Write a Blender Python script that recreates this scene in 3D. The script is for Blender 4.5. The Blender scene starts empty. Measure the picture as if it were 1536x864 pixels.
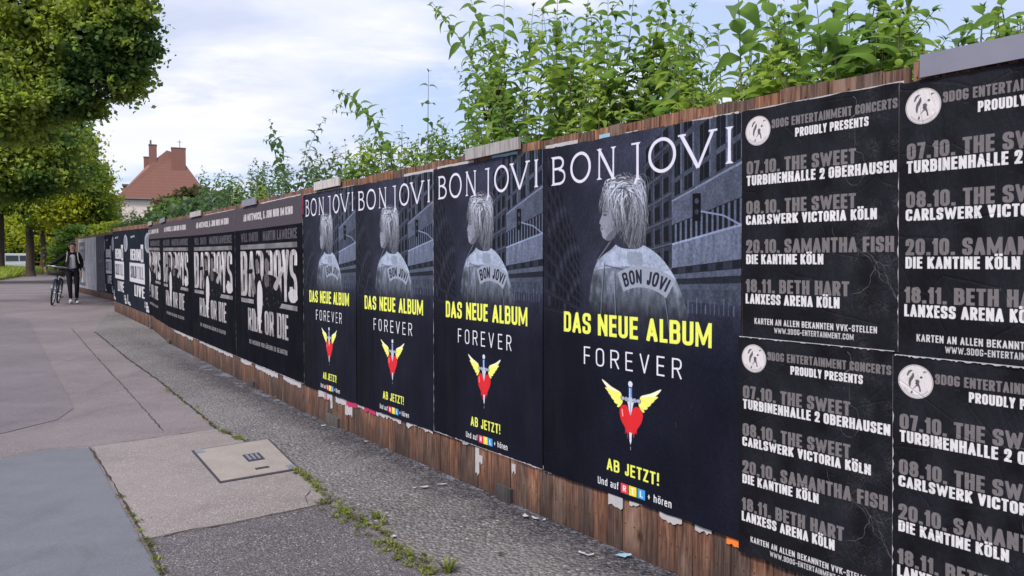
import bpy, bmesh, math, random
import numpy as np
from mathutils import Vector, Matrix, Euler, Quaternion

random.seed(7)
SC = bpy.context.scene
COL = SC.collection
R = math.radians

# ================================================================ camera
EYE = 1.36
PITCH = 2.04
cam_d = bpy.data.cameras.new('camera'); cam = bpy.data.objects.new('camera', cam_d); COL.objects.link(cam)
cam.location = (0, 0, EYE); cam.rotation_euler = (R(90 - PITCH), 0, 0)
cam_d.sensor_width = 36; cam_d.lens = 36 * 1150 / 1536; cam_d.clip_end = 6000; cam_d.clip_start = .05
SC.camera = cam

# ================================================================ daylight: bright sky with thin broken cloud, soft sun
SUN_EL, SUN_AZ = 50, 210          # azimuth clockwise from +Y
wd = bpy.data.worlds.new('World'); SC.world = wd; wd.use_nodes = True
nt = wd.node_tree; nt.nodes.clear()
def WN(t, **k):
    n = nt.nodes.new(t)
    for a, b in k.items(): setattr(n, a, b)
    return n
wo = WN('ShaderNodeOutputWorld'); bg = WN('ShaderNodeBackground'); bg.inputs['Strength'].default_value = .1
sky = WN('ShaderNodeTexSky', sky_type='NISHITA', sun_disc=False); sky.sun_elevation = R(SUN_EL); sky.sun_rotation = R(SUN_AZ)
sky.air_density = 1.0; sky.dust_density = .8; sky.ozone_density = 1.5
tc = WN('ShaderNodeTexCoord'); sp = WN('ShaderNodeSeparateXYZ'); nt.links.new(tc.outputs['Generated'], sp.inputs[0])
def WM(op, a, b=None):
    n = WN('ShaderNodeMath', operation=op)
    for i, v in enumerate((a, b)):
        if v is None: continue
        if isinstance(v, (int, float)): n.inputs[i].default_value = v
        else: nt.links.new(v, n.inputs[i])
    return n.outputs[0]
zc = WM('ADD', WM('MAXIMUM', sp.outputs[2], 0.0), .22)
cx_ = WM('DIVIDE', sp.outputs[0], zc); cy_ = WM('DIVIDE', sp.outputs[1], zc)
cb = WN('ShaderNodeCombineXYZ'); nt.links.new(cx_, cb.inputs[0]); nt.links.new(cy_, cb.inputs[1])
def wnoise(scale, detail, off, rough=.55, sx=1., dist=0.):
    mp = WN('ShaderNodeMapping'); mp.inputs['Location'].default_value = off; mp.inputs['Scale'].default_value = (sx, 1, 1); mp.inputs['Rotation'].default_value = (0, 0, R(20))
    nt.links.new(cb.outputs[0], mp.inputs['Vector'])
    n = WN('ShaderNodeTexNoise'); n.inputs['Scale'].default_value = scale; n.inputs['Detail'].default_value = detail; n.inputs['Roughness'].default_value = rough
    n.inputs['Distortion'].default_value = dist
    nt.links.new(mp.outputs[0], n.inputs['Vector']); return n.outputs[0]
def wramp(v, a, b, lo=0., hi=1.):
    n = WN('ShaderNodeMapRange', interpolation_type='SMOOTHSTEP'); nt.links.new(v, n.inputs['Value'])
    for i, q in zip((1, 2, 3, 4), (a, b, lo, hi)): n.inputs[i].default_value = q
    return n.outputs[0]
def wmix(f, a, b):
    n = WN('ShaderNodeMix', data_type='RGBA')
    if isinstance(f, (int, float)): n.inputs[0].default_value = f
    else: nt.links.new(f, n.inputs[0])
    for i, v in ((6, a), (7, b)):
        if isinstance(v, tuple): n.inputs[i].default_value = v + (1,)
        else: nt.links.new(v, n.inputs[i])
    return n.outputs[2]
veil = wramp(wnoise(.9, 6, (3.1, 1.7, 0), .55, .7, .4), .41, .60)
puff = wramp(wnoise(2.6, 9, (7.3, 2.2, 0), .6, .6, .3), .47, .66)
shade_ = wramp(wnoise(1.7, 5, (1.3, 9.4, 0), .5, .6), .38, .60)
base = wmix(.68, sky.outputs[0], (4.9, 5.8, 8.0))                 # thin high haze over the blue
lit = wmix(shade_, (7.3, 7.3, 8.2), (4.7, 5.1, 6.5))              # cloud tops / grey-lilac cloud undersides
c1 = wmix(WM('MULTIPLY', veil, .85), base, lit)
c2 = wmix(WM('MULTIPLY', puff, .75), c1, (7.9, 7.8, 8.5))
nt.links.new(c2, bg.inputs[0]); nt.links.new(bg.outputs[0], wo.inputs[0])
sun_d = bpy.data.lights.new('sun', 'SUN'); sun_d.energy = 2.9; sun_d.angle = R(12); sun_d.color = (1, .95, .88)
sun = bpy.data.objects.new('sun', sun_d); COL.objects.link(sun)
sv = Vector((math.sin(R(SUN_AZ)) * math.cos(R(SUN_EL)), math.cos(R(SUN_AZ)) * math.cos(R(SUN_EL)), math.sin(R(SUN_EL))))
sun.rotation_euler = sv.to_track_quat('Z', 'Y').to_euler(); sun.location = (0, 0, 30)
SC.view_settings.view_transform = 'Standard'; SC.view_settings.look = 'None'; SC.view_settings.exposure = .50; SC.view_settings.gamma = 1
SC.cycles.max_bounces = 8; SC.cycles.transparent_max_bounces = 16

# ================================================================ helpers
def smooth(a, b, v):
    t = min(1, max(0, (v - a) / (b - a))); return t * t * (3 - 2 * t)
def g(Y): return .205 * smooth(8, 24, Y)           # the ground climbs gently ahead
def ray(x, y):
    c, s = math.cos(R(PITCH)), math.sin(R(PITCH)); a = (x - 768) / 1150; b = (432 - y) / 1150
    return Vector((a, c + b * s, -s + b * c))
def at(x, y, Y):                                   # the point seen at pixel x, y of the photograph that stands Y metres ahead
    d = ray(x, y); k = Y / d.y; return Vector((d.x * k, Y, EYE + d.z * k))
def gp(x, y):                                      # the ground point seen at that pixel
    d = ray(x, y); Y = 5.
    for i in range(30): Y = (EYE - g(Y)) / -d.z * d.y
    return Vector((d.x * Y / d.y, Y, g(Y)))

def tag(o, label=None, cat=None, group=None, kind=None):
    if label: o['label'] = label
    if cat: o['category'] = cat
    if group: o['group'] = group
    if kind: o['kind'] = kind
    return o
def empty(name, loc, rz=0):
    o = bpy.data.objects.new(name, None); COL.objects.link(o); o.location = loc; o.rotation_euler = (0, 0, rz); return o
def link(name, me, parent=None, loc=(0, 0, 0), rot=(0, 0, 0), sc=(1, 1, 1)):
    o = bpy.data.objects.new(name, me); COL.objects.link(o); o.location = loc; o.rotation_euler = rot; o.scale = sc
    if parent: o.parent = parent
    return o
class MB:
    def __init__(s): s.v = []; s.f = []; s.m = []
    def add(s, vs, fs, m=0):
        n = len(s.v); s.v += [tuple(v) for v in vs]; s.f += [tuple(i + n for i in f) for f in fs]; s.m += [m] * len(fs)
    def box(s, x0, x1, y0, y1, z0, z1, m=0):
        s.add([(x0, y0, z0), (x1, y0, z0), (x1, y1, z0), (x0, y1, z0), (x0, y0, z1), (x1, y0, z1), (x1, y1, z1), (x0, y1, z1)],
              [(0, 3, 2, 1), (4, 5, 6, 7), (0, 1, 5, 4), (1, 2, 6, 5), (2, 3, 7, 6), (3, 0, 4, 7)], m)
    def tube(s, pts, rads, n=8, m=0, cap=True):
        pts = [Vector(p) for p in pts]
        if isinstance(rads, (int, float)): rads = [rads] * len(pts)
        rings = []; up = None
        for i, p in enumerate(pts):
            d = (pts[min(i + 1, len(pts) - 1)] - pts[max(i - 1, 0)]).normalized()
            if up is None: up = Vector((0, 0, 1)) if abs(d.z) < .9 else Vector((1, 0, 0))
            a = d.cross(up).normalized(); b = a.cross(d).normalized(); up = b
            rings.append([p + (a * math.cos(6.28319 * k / n) + b * math.sin(6.28319 * k / n)) * rads[i] for k in range(n)])
        vs = [v for r in rings for v in r]; fs = []
        for i in range(len(pts) - 1):
            for k in range(n):
                k2 = (k + 1) % n; fs.append((i * n + k, i * n + k2, (i + 1) * n + k2, (i + 1) * n + k))
        if cap: fs += [tuple(range(n)), tuple((len(pts) - 1) * n + k for k in reversed(range(n)))]
        s.add(vs, fs, m)
    def ringtube(s, c, R_, r, ax, n=24, k=6, m=0):          # torus about axis ax ('x','y','z')
        vs = []; fs = []
        for i in range(n):
            a = 6.28319 * i / n
            for j in range(k):
                b = 6.28319 * j / k; q = R_ + r * math.cos(b); p = [q * math.cos(a), q * math.sin(a), r * math.sin(b)]
                if ax == 'x': p = [p[2], p[0], p[1]]
                elif ax == 'y': p = [p[0], p[2], p[1]]
                vs.append((c[0] + p[0], c[1] + p[1], c[2] + p[2]))
        for i in range(n):
            for j in range(k):
                fs.append((i * k + j, ((i + 1) % n) * k + j, ((i + 1) % n) * k + (j + 1) % k, i * k + (j + 1) % k))
        s.add(vs, fs, m)
    def ball(s, c, r, n=10, k=7, m=0):
        r = r if isinstance(r, (tuple, list)) else (r, r, r); vs = []; fs = []
        for i in range(k + 1):
            t = math.pi * i / k
            for j in range(n):
                a = 6.28319 * j / n; vs.append((c[0] + r[0] * math.sin(t) * math.cos(a), c[1] + r[1] * math.sin(t) * math.sin(a), c[2] + r[2] * math.cos(t)))
        for i in range(k):
            for j in range(n): fs.append((i * n + j, (i + 1) * n + j, (i + 1) * n + (j + 1) % n, i * n + (j + 1) % n))
        s.add(vs, fs, m)
    def mesh(s, name, mats, smooth_=False):
        me = bpy.data.meshes.new(name); me.from_pydata(s.v, [], s.f)
        for mm in (mats if isinstance(mats, (list, tuple)) else [mats]): me.materials.append(mm)
        me.polygons.foreach_set('material_index', s.m)
        if smooth_: me.polygons.foreach_set('use_smooth', [True] * len(s.f))
        me.update(); return me
    def build(s, name, mats, parent=None, loc=(0, 0, 0), rot=(0, 0, 0), smooth_=False):
        return link(name, s.mesh(name, mats, smooth_), parent, loc, rot)

# ---------------------------------------------------------------- node materials
class NM:
    def __init__(s, name):
        s.m = bpy.data.materials.new(name); s.m.use_nodes = True; s.t = s.m.node_tree
        s.b = s.t.nodes['Principled BSDF']; s.out = s.t.nodes['Material Output']
        s._g = s._o = None
    def n(s, t, **k):
        q = s.t.nodes.new(t)
        for a, b in k.items(): setattr(q, a, b)
        return q
    def lk(s, a, b): s.t.links.new(a, b)
    def put(s, sock, v):
        if isinstance(v, tuple) and len(v) == 3 and sock.type == 'RGBA': sock.default_value = v + (1,)
        elif isinstance(v, (int, float, tuple)): sock.default_value = v
        else: s.lk(v, sock)
    def world(s):
        if not s._g: s._g = s.n('ShaderNodeNewGeometry')
        return s._g.outputs['Position']
    def obj(s):
        if not s._o: s._o = s.n('ShaderNodeTexCoord')
        return s._o.outputs['Object']
    def mapping(s, v, scale=(1, 1, 1), loc=(0, 0, 0), rot=(0, 0, 0)):
        q = s.n('ShaderNodeMapping'); s.put(q.inputs['Vector'], v); s.put(q.inputs['Scale'], scale); s.put(q.inputs['Location'], loc); q.inputs['Rotation'].default_value = rot
        return q.outputs[0]
    def noise(s, v, scale, detail=4, rough=.55, dist=0.):
        q = s.n('ShaderNodeTexNoise'); s.put(q.inputs['Vector'], v); q.inputs['Scale'].default_value = scale; q.inputs['Detail'].default_value = detail
        q.inputs['Roughness'].default_value = rough; q.inputs['Distortion'].default_value = dist; return q.outputs[0]
    def vor(s, v, scale, out='Distance', feature='F1'):
        q = s.n('ShaderNodeTexVoronoi', feature=feature); s.put(q.inputs['Vector'], v); q.inputs['Scale'].default_value = scale; return q.outputs[out]
    def ramp(s, v, a, b, lo=0., hi=1.):
        q = s.n('ShaderNodeMapRange', interpolation_type='SMOOTHSTEP'); s.put(q.inputs[0], v)
        for i, w in zip((1, 2, 3, 4), (a, b, lo, hi)): q.inputs[i].default_value = w
        return q.outputs[0]
    def math(s, op, a, b=0.):
        q = s.n('ShaderNodeMath', operation=op); s.put(q.inputs[0], a); s.put(q.inputs[1], b); return q.outputs[0]
    def mix(s, f, a, b, mode='MIX'):
        q = s.n('ShaderNodeMix', data_type='RGBA', blend_type=mode); s.put(q.inputs[0], f); s.put(q.inputs[6], a); s.put(q.inputs[7], b); return q.outputs[2]
    def grey(s, v):
        q = s.n('ShaderNodeCombineColor'); [s.put(q.inputs[i], v) for i in range(3)]; return q.outputs[0]
    def sep(s, v):
        q = s.n('ShaderNodeSeparateXYZ'); s.put(q.inputs[0], v); return q.outputs
    def bump(s, h, strength=.5, dist=.01, prev=None):
        q = s.n('ShaderNodeBump'); q.inputs['Strength'].default_value = strength; q.inputs['Distance'].default_value = dist; s.put(q.inputs['Height'], h)
        if prev is not None: s.lk(prev, q.inputs['Normal'])
        return q.outputs[0]
    def done(s, col, rough=.8, spec=.3, normal=None, metal=0.):
        s.put(s.b.inputs['Base Color'], col); s.put(s.b.inputs['Roughness'], rough); s.put(s.b.inputs['Specular IOR Level'], spec); s.put(s.b.inputs['Metallic'], metal)
        if normal is not None: s.lk(normal, s.b.inputs['Normal'])
        return s.m

def plain(name, c, rough=.6, spec=.3, var=.25, scale=20., metal=0.):
    q = NM(name); n = q.noise(q.obj(), scale, 5)
    lo = tuple(x * (1 - var) for x in c); hi = tuple(x * (1 + var) for x in c)
    return q.done(q.mix(n, lo, hi), rough, spec, q.bump(n, .15, .004), metal)

def asphalt(name, base, grain=120., speck=.5, coarse=1., bump=.5, patch=.25, tint=(1, .95, .97), fence_dirt_shade=False, rough=.85):
    q = NM(name); P = q.world()
    cell = q.vor(P, grain, 'Color'); cs = q.n('ShaderNodeSeparateColor'); q.lk(cell, cs.inputs[0]); rnd = cs.outputs[0]
    d = q.vor(P, grain, 'Distance')
    big = q.noise(P, .55, 5, .6); mid = q.noise(P, 4.5, 6, .65); fine = q.noise(P, 60, 4, .6)
    k = lambda f: tuple(min(1, b * f) for b in base)
    col = q.mix(q.ramp(rnd, .1, .9), k(1 - .5 * speck), k(1 + .45 * speck))
    col = q.mix(q.ramp(rnd, .93, .99), col, k(1 + 2.2 * speck))                       # pale chips
    col = q.mix(q.ramp(d, .35, .75, 0, .55 * coarse), col, k(.35))                     # dark between the stones
    col = q.mix(q.ramp(mid, .35, .68, 0, patch), col, k(.62)); col = q.mix(q.ramp(big, .38, .66, 0, patch), col, k(1.28))
    sv_ = q.mapping(P, (1.6, .5, 1), (0, 0, 0), (0, 0, R(36)))
    col = q.mix(q.ramp(q.noise(sv_, 1.3, 7, .68, .6), .54, .70, 0, .4), col, tuple(b * .55 for b in base))
    gum = q.ramp(q.vor(P, 3.1, 'Distance'), .030, .050, .38, 0); col = q.mix(q.math('MULTIPLY', gum, q.ramp(mid, .45, .5)), col, tuple(b * .45 for b in base))
    gum2 = q.ramp(q.vor(q.mapping(P, (1, 1, 1), (5.3, 2.1, 0)), 2.3, 'Distance'), .022, .034, .35, 0); col = q.mix(gum2, col, tuple(min(1, b * 1.6) for b in base))
    if fence_dirt_shade:
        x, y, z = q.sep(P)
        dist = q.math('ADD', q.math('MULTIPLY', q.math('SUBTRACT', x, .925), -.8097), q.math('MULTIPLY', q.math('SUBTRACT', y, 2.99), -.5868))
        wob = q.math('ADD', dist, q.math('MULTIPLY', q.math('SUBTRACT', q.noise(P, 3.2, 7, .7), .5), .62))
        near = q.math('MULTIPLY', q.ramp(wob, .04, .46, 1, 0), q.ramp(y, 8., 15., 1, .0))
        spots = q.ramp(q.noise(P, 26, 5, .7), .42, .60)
        col = q.mix(q.math('MULTIPLY', near, q.math('ADD', q.math('MULTIPLY', spots, .5), .45)), col, (.020, .020, .032))  # dark stains at the fence foot, deepened to paint in contact shade
        pale = q.math('MULTIPLY', q.ramp(q.math('ADD', dist, q.math('MULTIPLY', q.noise(P, 5, 4), .10)), .06, .13, 1, 0), q.math('MULTIPLY', q.ramp(y, 8., 15., 1, .0), q.ramp(q.noise(P, 4.5, 5, .7), .50, .60, 0, .75)))
        col = q.mix(pale, col, (.20, .215, .27))
    h = q.math('ADD', q.math('MULTIPLY', d, -1.), q.math('MULTIPLY', fine, .6))
    nb = q.bump(h, bump, .006 * coarse); nb = q.bump(mid, .25, .01, nb)
    return q.done(col, rough, .25, nb)

M = {}
M['path'] = asphalt('old_reddish_asphalt', (.197, .168, .176), 150, .46, .9, .5, .42)
M['lane'] = asphalt('smooth_worn_asphalt', (.165, .141, .156), 150, .34, .7, .4, .38)
M['rough'] = asphalt('coarse_grey_asphalt', (.205, .188, .190), 55, .60, 1.6, 1.3, .42, fence_dirt_shade=True)
M['slab'] = asphalt('pale_fine_concrete_asphalt', (.238, .207, .203), 140, .5, .7, .45, .40)
M['blue'] = asphalt('bluish_smooth_mortar', (.140, .144, .166), 210, .16, .3, .2, .30)
M['dark'] = asphalt('dark_speckled_asphalt', (.138, .123, .132), 115, .85, 1.0, .9, .34)
M['cover'] = asphalt('beige_concrete', (.285, .250, .228), 200, .22, .25, .18, .45)
M['crack'] = plain('dirt_in_joint', (.055, .048, .040), .95, .1, .5, 40)
M['soil'] = asphalt('weedy_soil', (.060, .062, .030), 30, .6, 1.2, .8, .4)
M['iron'] = plain('dark_iron', (.035, .033, .045), .55, .4, .3, 60)
M['white_paper'] = plain('weathered_white_paper', (.42, .40, .41), .85, .15, .22, 30)
M['magenta_paper'] = plain('magenta_paper', (.42, .035, .10), .7, .2, .25, 30)
M['blue_paper'] = plain('pale_blue_paper', (.26, .42, .52), .8, .2, .2, 30)
M['orange_paper'] = plain('orange_paper', (.80, .20, .04), .7, .2, .15, 30)
M['tan_paper'] = plain('tan_fallen_leaf', (.30, .17, .07), .8, .2, .3, 30)

def wood(name, dark, light, streak):
    q = NM(name); oi = q.n('ShaderNodeObjectInfo'); rnd = oi.outputs['Random']
    off = q.n('ShaderNodeCombineXYZ'); q.lk(q.math('MULTIPLY', rnd, 37.), off.inputs[0]); q.lk(q.math('MULTIPLY', rnd, 91.), off.inputs[2])
    v = q.n('ShaderNodeVectorMath', operation='ADD'); q.lk(q.obj(), v.inputs[0]); q.lk(off.outputs[0], v.inputs[1]); V = v.outputs[0]
    gr = q.noise(q.mapping(V, (1, 1, .045)), 95, 7, .62, .5)
    wv = q.noise(q.mapping(V, (1, 1, .14)), 22, 5, .6, 1.6)
    kn = q.vor(q.mapping(V, (1, 1, .30)), 9, 'Distance')
    blot = q.noise(q.mapping(V, (1, 1, .35)), 7, 5, .65)
    col = q.mix(q.ramp(gr, .32, .70), dark, light)
    col = q.mix(q.ramp(wv, .45, .66, 0, .55), col, tuple(d * .55 for d in dark))
    col = q.mix(q.ramp(blot, .50, .70, 0, .5), col, streak)
    col = q.mix(q.ramp(kn, .03, .13, .9, 0), col, tuple(d * .18 for d in dark))
    x, y, z = q.sep(q.obj())
    wet = q.ramp(q.math('ADD', z, q.math('MULTIPLY', blot, .45)), .14, .60, .75, 0)      # damp dirt splashed up from the ground
    col = q.mix(wet, col, (.030, .022, .022))
    tone = q.n('ShaderNodeHueSaturation'); q.put(tone.inputs['Value'], q.math('ADD', q.math('MULTIPLY', rnd, .75), .62)); q.put(tone.inputs['Saturation'], q.math('ADD', q.math('MULTIPLY', rnd, .35), .72)); q.put(tone.inputs['Color'], col)
    nb = q.bump(gr, .6, .003); nb = q.bump(wv, .3, .004, nb)
    return q.done(tone.outputs[0], .82, .2, nb)
M['wood'] = wood('weathered_brown_wood', (.082, .033, .021), (.29, .142, .085), (.31, .21, .155))
M['grey_wood'] = wood('weathered_grey_wood', (.30, .27, .26), (.50, .46, .45), (.36, .33, .33))
M['foot'] = wood('damp_grey_board', (.09, .085, .08), (.20, .19, .185), (.14, .13, .13))
M['nail'] = plain('rusty_nail', (.018, .012, .012), .6, .4, .3, 60)
M['cap_metal'] = plain('dull_grey_sheet', (.19, .19, .24), .55, .4, .18, 6)
M['edge_dark'] = plain('dark_gap', (.02, .018, .02), .9, .1, .3, 30)

def leafmat(name, c, trans, tmix=.42, var=.35, rough=.45, patch=None, pscale=.6):
    q = NM(name); gi = q.n('ShaderNodeNewGeometry'); oi = q.n('ShaderNodeObjectInfo')
    r1 = gi.outputs['Random Per Island']; r = q.math('FRACT', q.math('ADD', r1, oi.outputs['Random']))
    lo = tuple(x * (1 - var) for x in c); hi = tuple(min(1, x * (1 + var)) for x in c)
    col = q.mix(r, lo, hi); col = q.mix(q.ramp(r, .80, 1, 0, .5), col, (hi[0] * 1.7, hi[1] * 1.25, hi[2]))
    tc_ = trans
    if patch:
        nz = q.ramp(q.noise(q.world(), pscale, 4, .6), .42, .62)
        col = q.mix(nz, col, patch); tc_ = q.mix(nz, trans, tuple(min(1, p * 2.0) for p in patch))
    q.done(col, rough, .35)
    tr = q.n('ShaderNodeBsdfTranslucent'); q.put(tr.inputs[0], tc_)
    mx = q.n('ShaderNodeMixShader'); mx.inputs[0].default_value = tmix; q.lk(q.b.outputs[0], mx.inputs[1]); q.lk(tr.outputs[0], mx.inputs[2]); q.lk(mx.outputs[0], q.out.inputs[0])
    return q.m
M['leaf_near'] = leafmat('buddleia_leaf', (.088, .145, .048), (.22, .37, .07), .45, .55)
M['leaf_young'] = leafmat('young_yellow_green_leaf', (.17, .25, .055), (.36, .50, .08), .48, .5)
M['leaf_dusty'] = leafmat('dusty_grey_green_leaf', (.10, .155, .085), (.14, .26, .08), .34)
M['stem'] = plain('green_brown_stem', (.11, .10, .05), .7, .2, .3, 40)
M['bark'] = plain('dark_bark', (.060, .045, .038), .9, .15, .45, 8)
M['seed'] = plain('withered_flower_head', (.060, .038, .026), .9, .1, .5, 60)
M['linden'] = leafmat('linden_leaf', (.19, .245, .045), (.48, .60, .07), .48, .5, .5, (.060, .120, .030), .55)  # darker noise patches paint shaded masses into the crown's leaf colour
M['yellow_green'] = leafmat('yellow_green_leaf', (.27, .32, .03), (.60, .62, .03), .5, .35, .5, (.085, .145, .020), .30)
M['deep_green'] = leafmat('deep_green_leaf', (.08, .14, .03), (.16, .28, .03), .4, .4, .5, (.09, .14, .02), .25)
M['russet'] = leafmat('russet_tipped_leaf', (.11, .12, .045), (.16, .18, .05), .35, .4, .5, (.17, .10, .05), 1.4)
M['grass'] = leafmat('grass_blade', (.26, .32, .06), (.42, .52, .07), .45, .4, .6)
M['moss'] = leafmat('joint_weed', (.17, .21, .04), (.28, .36, .05), .3, .45, .7, (.10, .10, .04), 9.)
# ---------------------------------------------------------------- printed sheets (flat print only)
def vnoise(h, w, cy, cx, seed):
    """smooth value noise in 0..1, cells of cy x cx pixels"""
    r = np.random.RandomState(seed)
    gy, gx = int(h / cy) + 3, int(w / cx) + 3
    g = r.rand(gy, gx).astype(np.float32)
    yy = np.arange(h) / cy; xx = np.arange(w) / cx
    yi = yy.astype(int); xi = xx.astype(int)
    fy = (yy - yi); fx = (xx - xi)
    fy = (fy * fy * (3 - 2 * fy))[:, None]; fx = (fx * fx * (3 - 2 * fx))[None, :]
    a = g[yi][:, xi]; b = g[yi][:, xi + 1]; c = g[yi + 1][:, xi]; d = g[yi + 1][:, xi + 1]
    return ((a * (1 - fx) + b * fx) * (1 - fy) + (c * (1 - fx) + d * fx) * fy).astype(np.float32)

def rr(*p): return p
_O = ('c', [(0, 0, 1), (0, 1, 1), (1, 1, 1), (1, 0, 1)])
_ST = ('o', [(0, 0), (0, 1)])
GLYPHS = {
 'A': (1.05, [('o', [(0, 0), (.5, 1), (1, 0)]), ('o', [(.22, .27), (.78, .27)])]),
 'B': (1, [('c', [(0, 0), (0, 1), (.96, 1, 1), (.96, .53, 1), (.5, .53), (1, .53, 1), (1, 0, 1)]), ('o', [(.1, .53), (.6, .53)])]),
 'C': (1, [('o', [(1, .76), (1, 1, 1), (0, 1, 1), (0, 0, 1), (1, 0, 1), (1, .24)])]),
 'D': (1, [('c', [(0, 0), (0, 1), (1, 1, 1), (1, 0, 1)])]),
 'E': (.82, [_ST, ('o', [(0, 1), (1, 1)]), ('o', [(0, .52), (.9, .52)]), ('o', [(0, 0), (1, 0)])]),
 'F': (.8, [_ST, ('o', [(0, 1), (1, 1)]), ('o', [(0, .5), (.9, .5)])]),
 'G': (1, [('o', [(1, .80), (1, 1, 1), (0, 1, 1), (0, 0, 1), (1, 0, 1), (1, .40), (.72, .40)])]),
 'H': (1, [_ST, ('o', [(1, 0), (1, 1)]), ('o', [(0, .52), (1, .52)])]),
 'I': (.0, [('o', [(.5, 0), (.5, 1)])]),
 'J': (.72, [('o', [(1, 1), (1, 0, 1), (0, 0, 1), (0, .22)])]),
 'K': (1, [_ST, ('o', [(1, 1), (.02, .42)]), ('o', [(.38, .58), (1, 0)])]),
 'L': (.76, [_ST, ('o', [(0, 0), (1, 0)])]),
 'M': (1.4, [('o', [(0, 0), (0, 1)]), ('o', [(1, 0), (1, 1)]), ('o', [(.04, 1), (.5, .1), (.96, 1)])]),
 'N': (1.05, [_ST, ('o', [(1, 0), (1, 1)]), ('o', [(.0, 1), (1, 0)])]),
 'O': (1, [_O]), '0': (1, [_O]),
 'P': (.95, [_ST, ('c', [(0, 1), (1, 1, 1), (1, .42, 1), (0, .42)])]),
 'R': (1, [_ST, ('c', [(0, 1), (1, 1, 1), (1, .48, 1), (0, .48)]), ('o', [(.5, .5), (1, 0)])]),
 'S': (.98, [('o', [(1, .78), (1, 1, 1), (0, 1, 1), (0, .56, 1), (1, .46, 1), (1, 0, 1), (0, 0, 1), (0, .22)])]),
 'T': (.9, [('o', [(0, 1), (1, 1)]), ('o', [(.5, 0), (.5, 1)])]),
 'U': (1, [('o', [(0, 1), (0, 0, 1), (1, 0, 1), (1, 1)])]),
 'V': (1.05, [('o', [(0, 1), (.5, 0), (1, 1)])]),
 'W': (1.6, [('o', [(0, 1), (.25, 0), (.5, .9), (.75, 0), (1, 1)])]),
 'X': (1, [('o', [(0, 1), (1, 0)]), ('o', [(0, 0), (1, 1)])]),
 'Y': (1, [('o', [(0, 1), (.5, .42), (1, 1)]), ('o', [(.5, .45), (.5, 0)])]),
 'Z': (.9, [('o', [(0, 1), (1, 1), (0, 0), (1, 0)])]),
 '1': (.62, [('o', [(1, 0), (1, 1)]), ('o', [(.0, .80), (.9, .95)])]),
 '2': (.95, [('o', [(0, .7), (0, 1, 1), (1, 1, 1), (1, .6, 1), (0, 0), (1, 0)])]),
 '3': (.95, [('o', [(0, .74), (0, 1, 1), (1, 1, 1), (1, .53, 1), (.45, .53)]), ('o', [(.45, .53), (1, .53, 1), (1, 0, 1), (0, 0, 1), (0, .26)])]),
 '5': (.95, [('o', [(1, 1), (0, 1), (0, .52)]), ('o', [(0, .5), (0, .6), (1, .6, 1), (1, 0, 1), (0, 0, 1), (0, .26)])]),
 '7': (.85, [('o', [(0, 1), (1, 1), (.4, 0)])]),
 '8': (1, [('c', [(.04, .53, 1), (.04, 1, 1), (.96, 1, 1), (.96, .53, 1)]), ('c', [(0, 0, 1), (0, .53, 1), (1, .53, 1), (1, 0, 1)])]),
 '.': (0, [('o', [(.5, .0), (.5, .02)])]),
 ',': (0, [('o', [(.5, -.16), (.5, .02)])]),
 '!': (0, [('o', [(.5, 0), (.5, .02)]), ('o', [(.5, .38), (.5, 1)])]),
 '-': (.75, [('o', [(0, .42), (1, .42)])]),
 '+': (.6, [('o', [(0, .45), (1, .45)]), ('o', [(.5, .2), (.5, .7)])]),
 'n': (.85, [('o', [(0, 0), (0, .7)]), ('o', [(0, .7), (1, .7, 1), (1, 0)])]),
 'd': (.85, [('c', [(0, 0, 1), (0, .7, 1), (1, .7), (1, 0)]), ('o', [(1, 0), (1, 1)])]),
 'a': (.8, [('o', [(0.05, .7), (1, .7, 1), (1, 0)]), ('c', [(0, 0, 1), (0, .38, 1), (1, .38), (1, 0)])]),
 'u': (.85, [('o', [(0, .7), (0, 0, 1), (1, 0)]), ('o', [(1, 0), (1, .7)])]),
 'f': (.55, [('o', [(.35, 0), (.35, 1, 1), (1, 1)]), ('o', [(0, .7), (1, .7)])]),
 'h': (.85, [_ST, ('o', [(0, .7), (1, .7, 1), (1, 0)])]),
 'o': (.85, [('c', [(0, 0, 1), (0, .7, 1), (1, .7, 1), (1, 0, 1)])]),
 'r': (.5, [('o', [(0, 0), (0, .7), (1, .7)])]),
 'e': (.85, [('o', [(0, .36), (1, .36), (1, .7, 1), (0, .7, 1), (0, 0, 1), (1, 0)])]),
}
GLYPHS['Ö'] = (1, GLYPHS['O'][1] + [('o', [(-.0, 1.25), (-.0, 1.27)]), ('o', [(1.0, 1.25), (1.0, 1.27)])])
GLYPHS['Ä'] = (1.05, GLYPHS['A'][1] + [('o', [(-.0, 1.25), (-.0, 1.27)]), ('o', [(1.0, 1.25), (1.0, 1.27)])])
GLYPHS['ö'] = (.85, GLYPHS['o'][1] + [('o', [(.15, .98), (.15, 1.0)]), ('o', [(.85, .98), (.85, 1.0)])])

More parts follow.
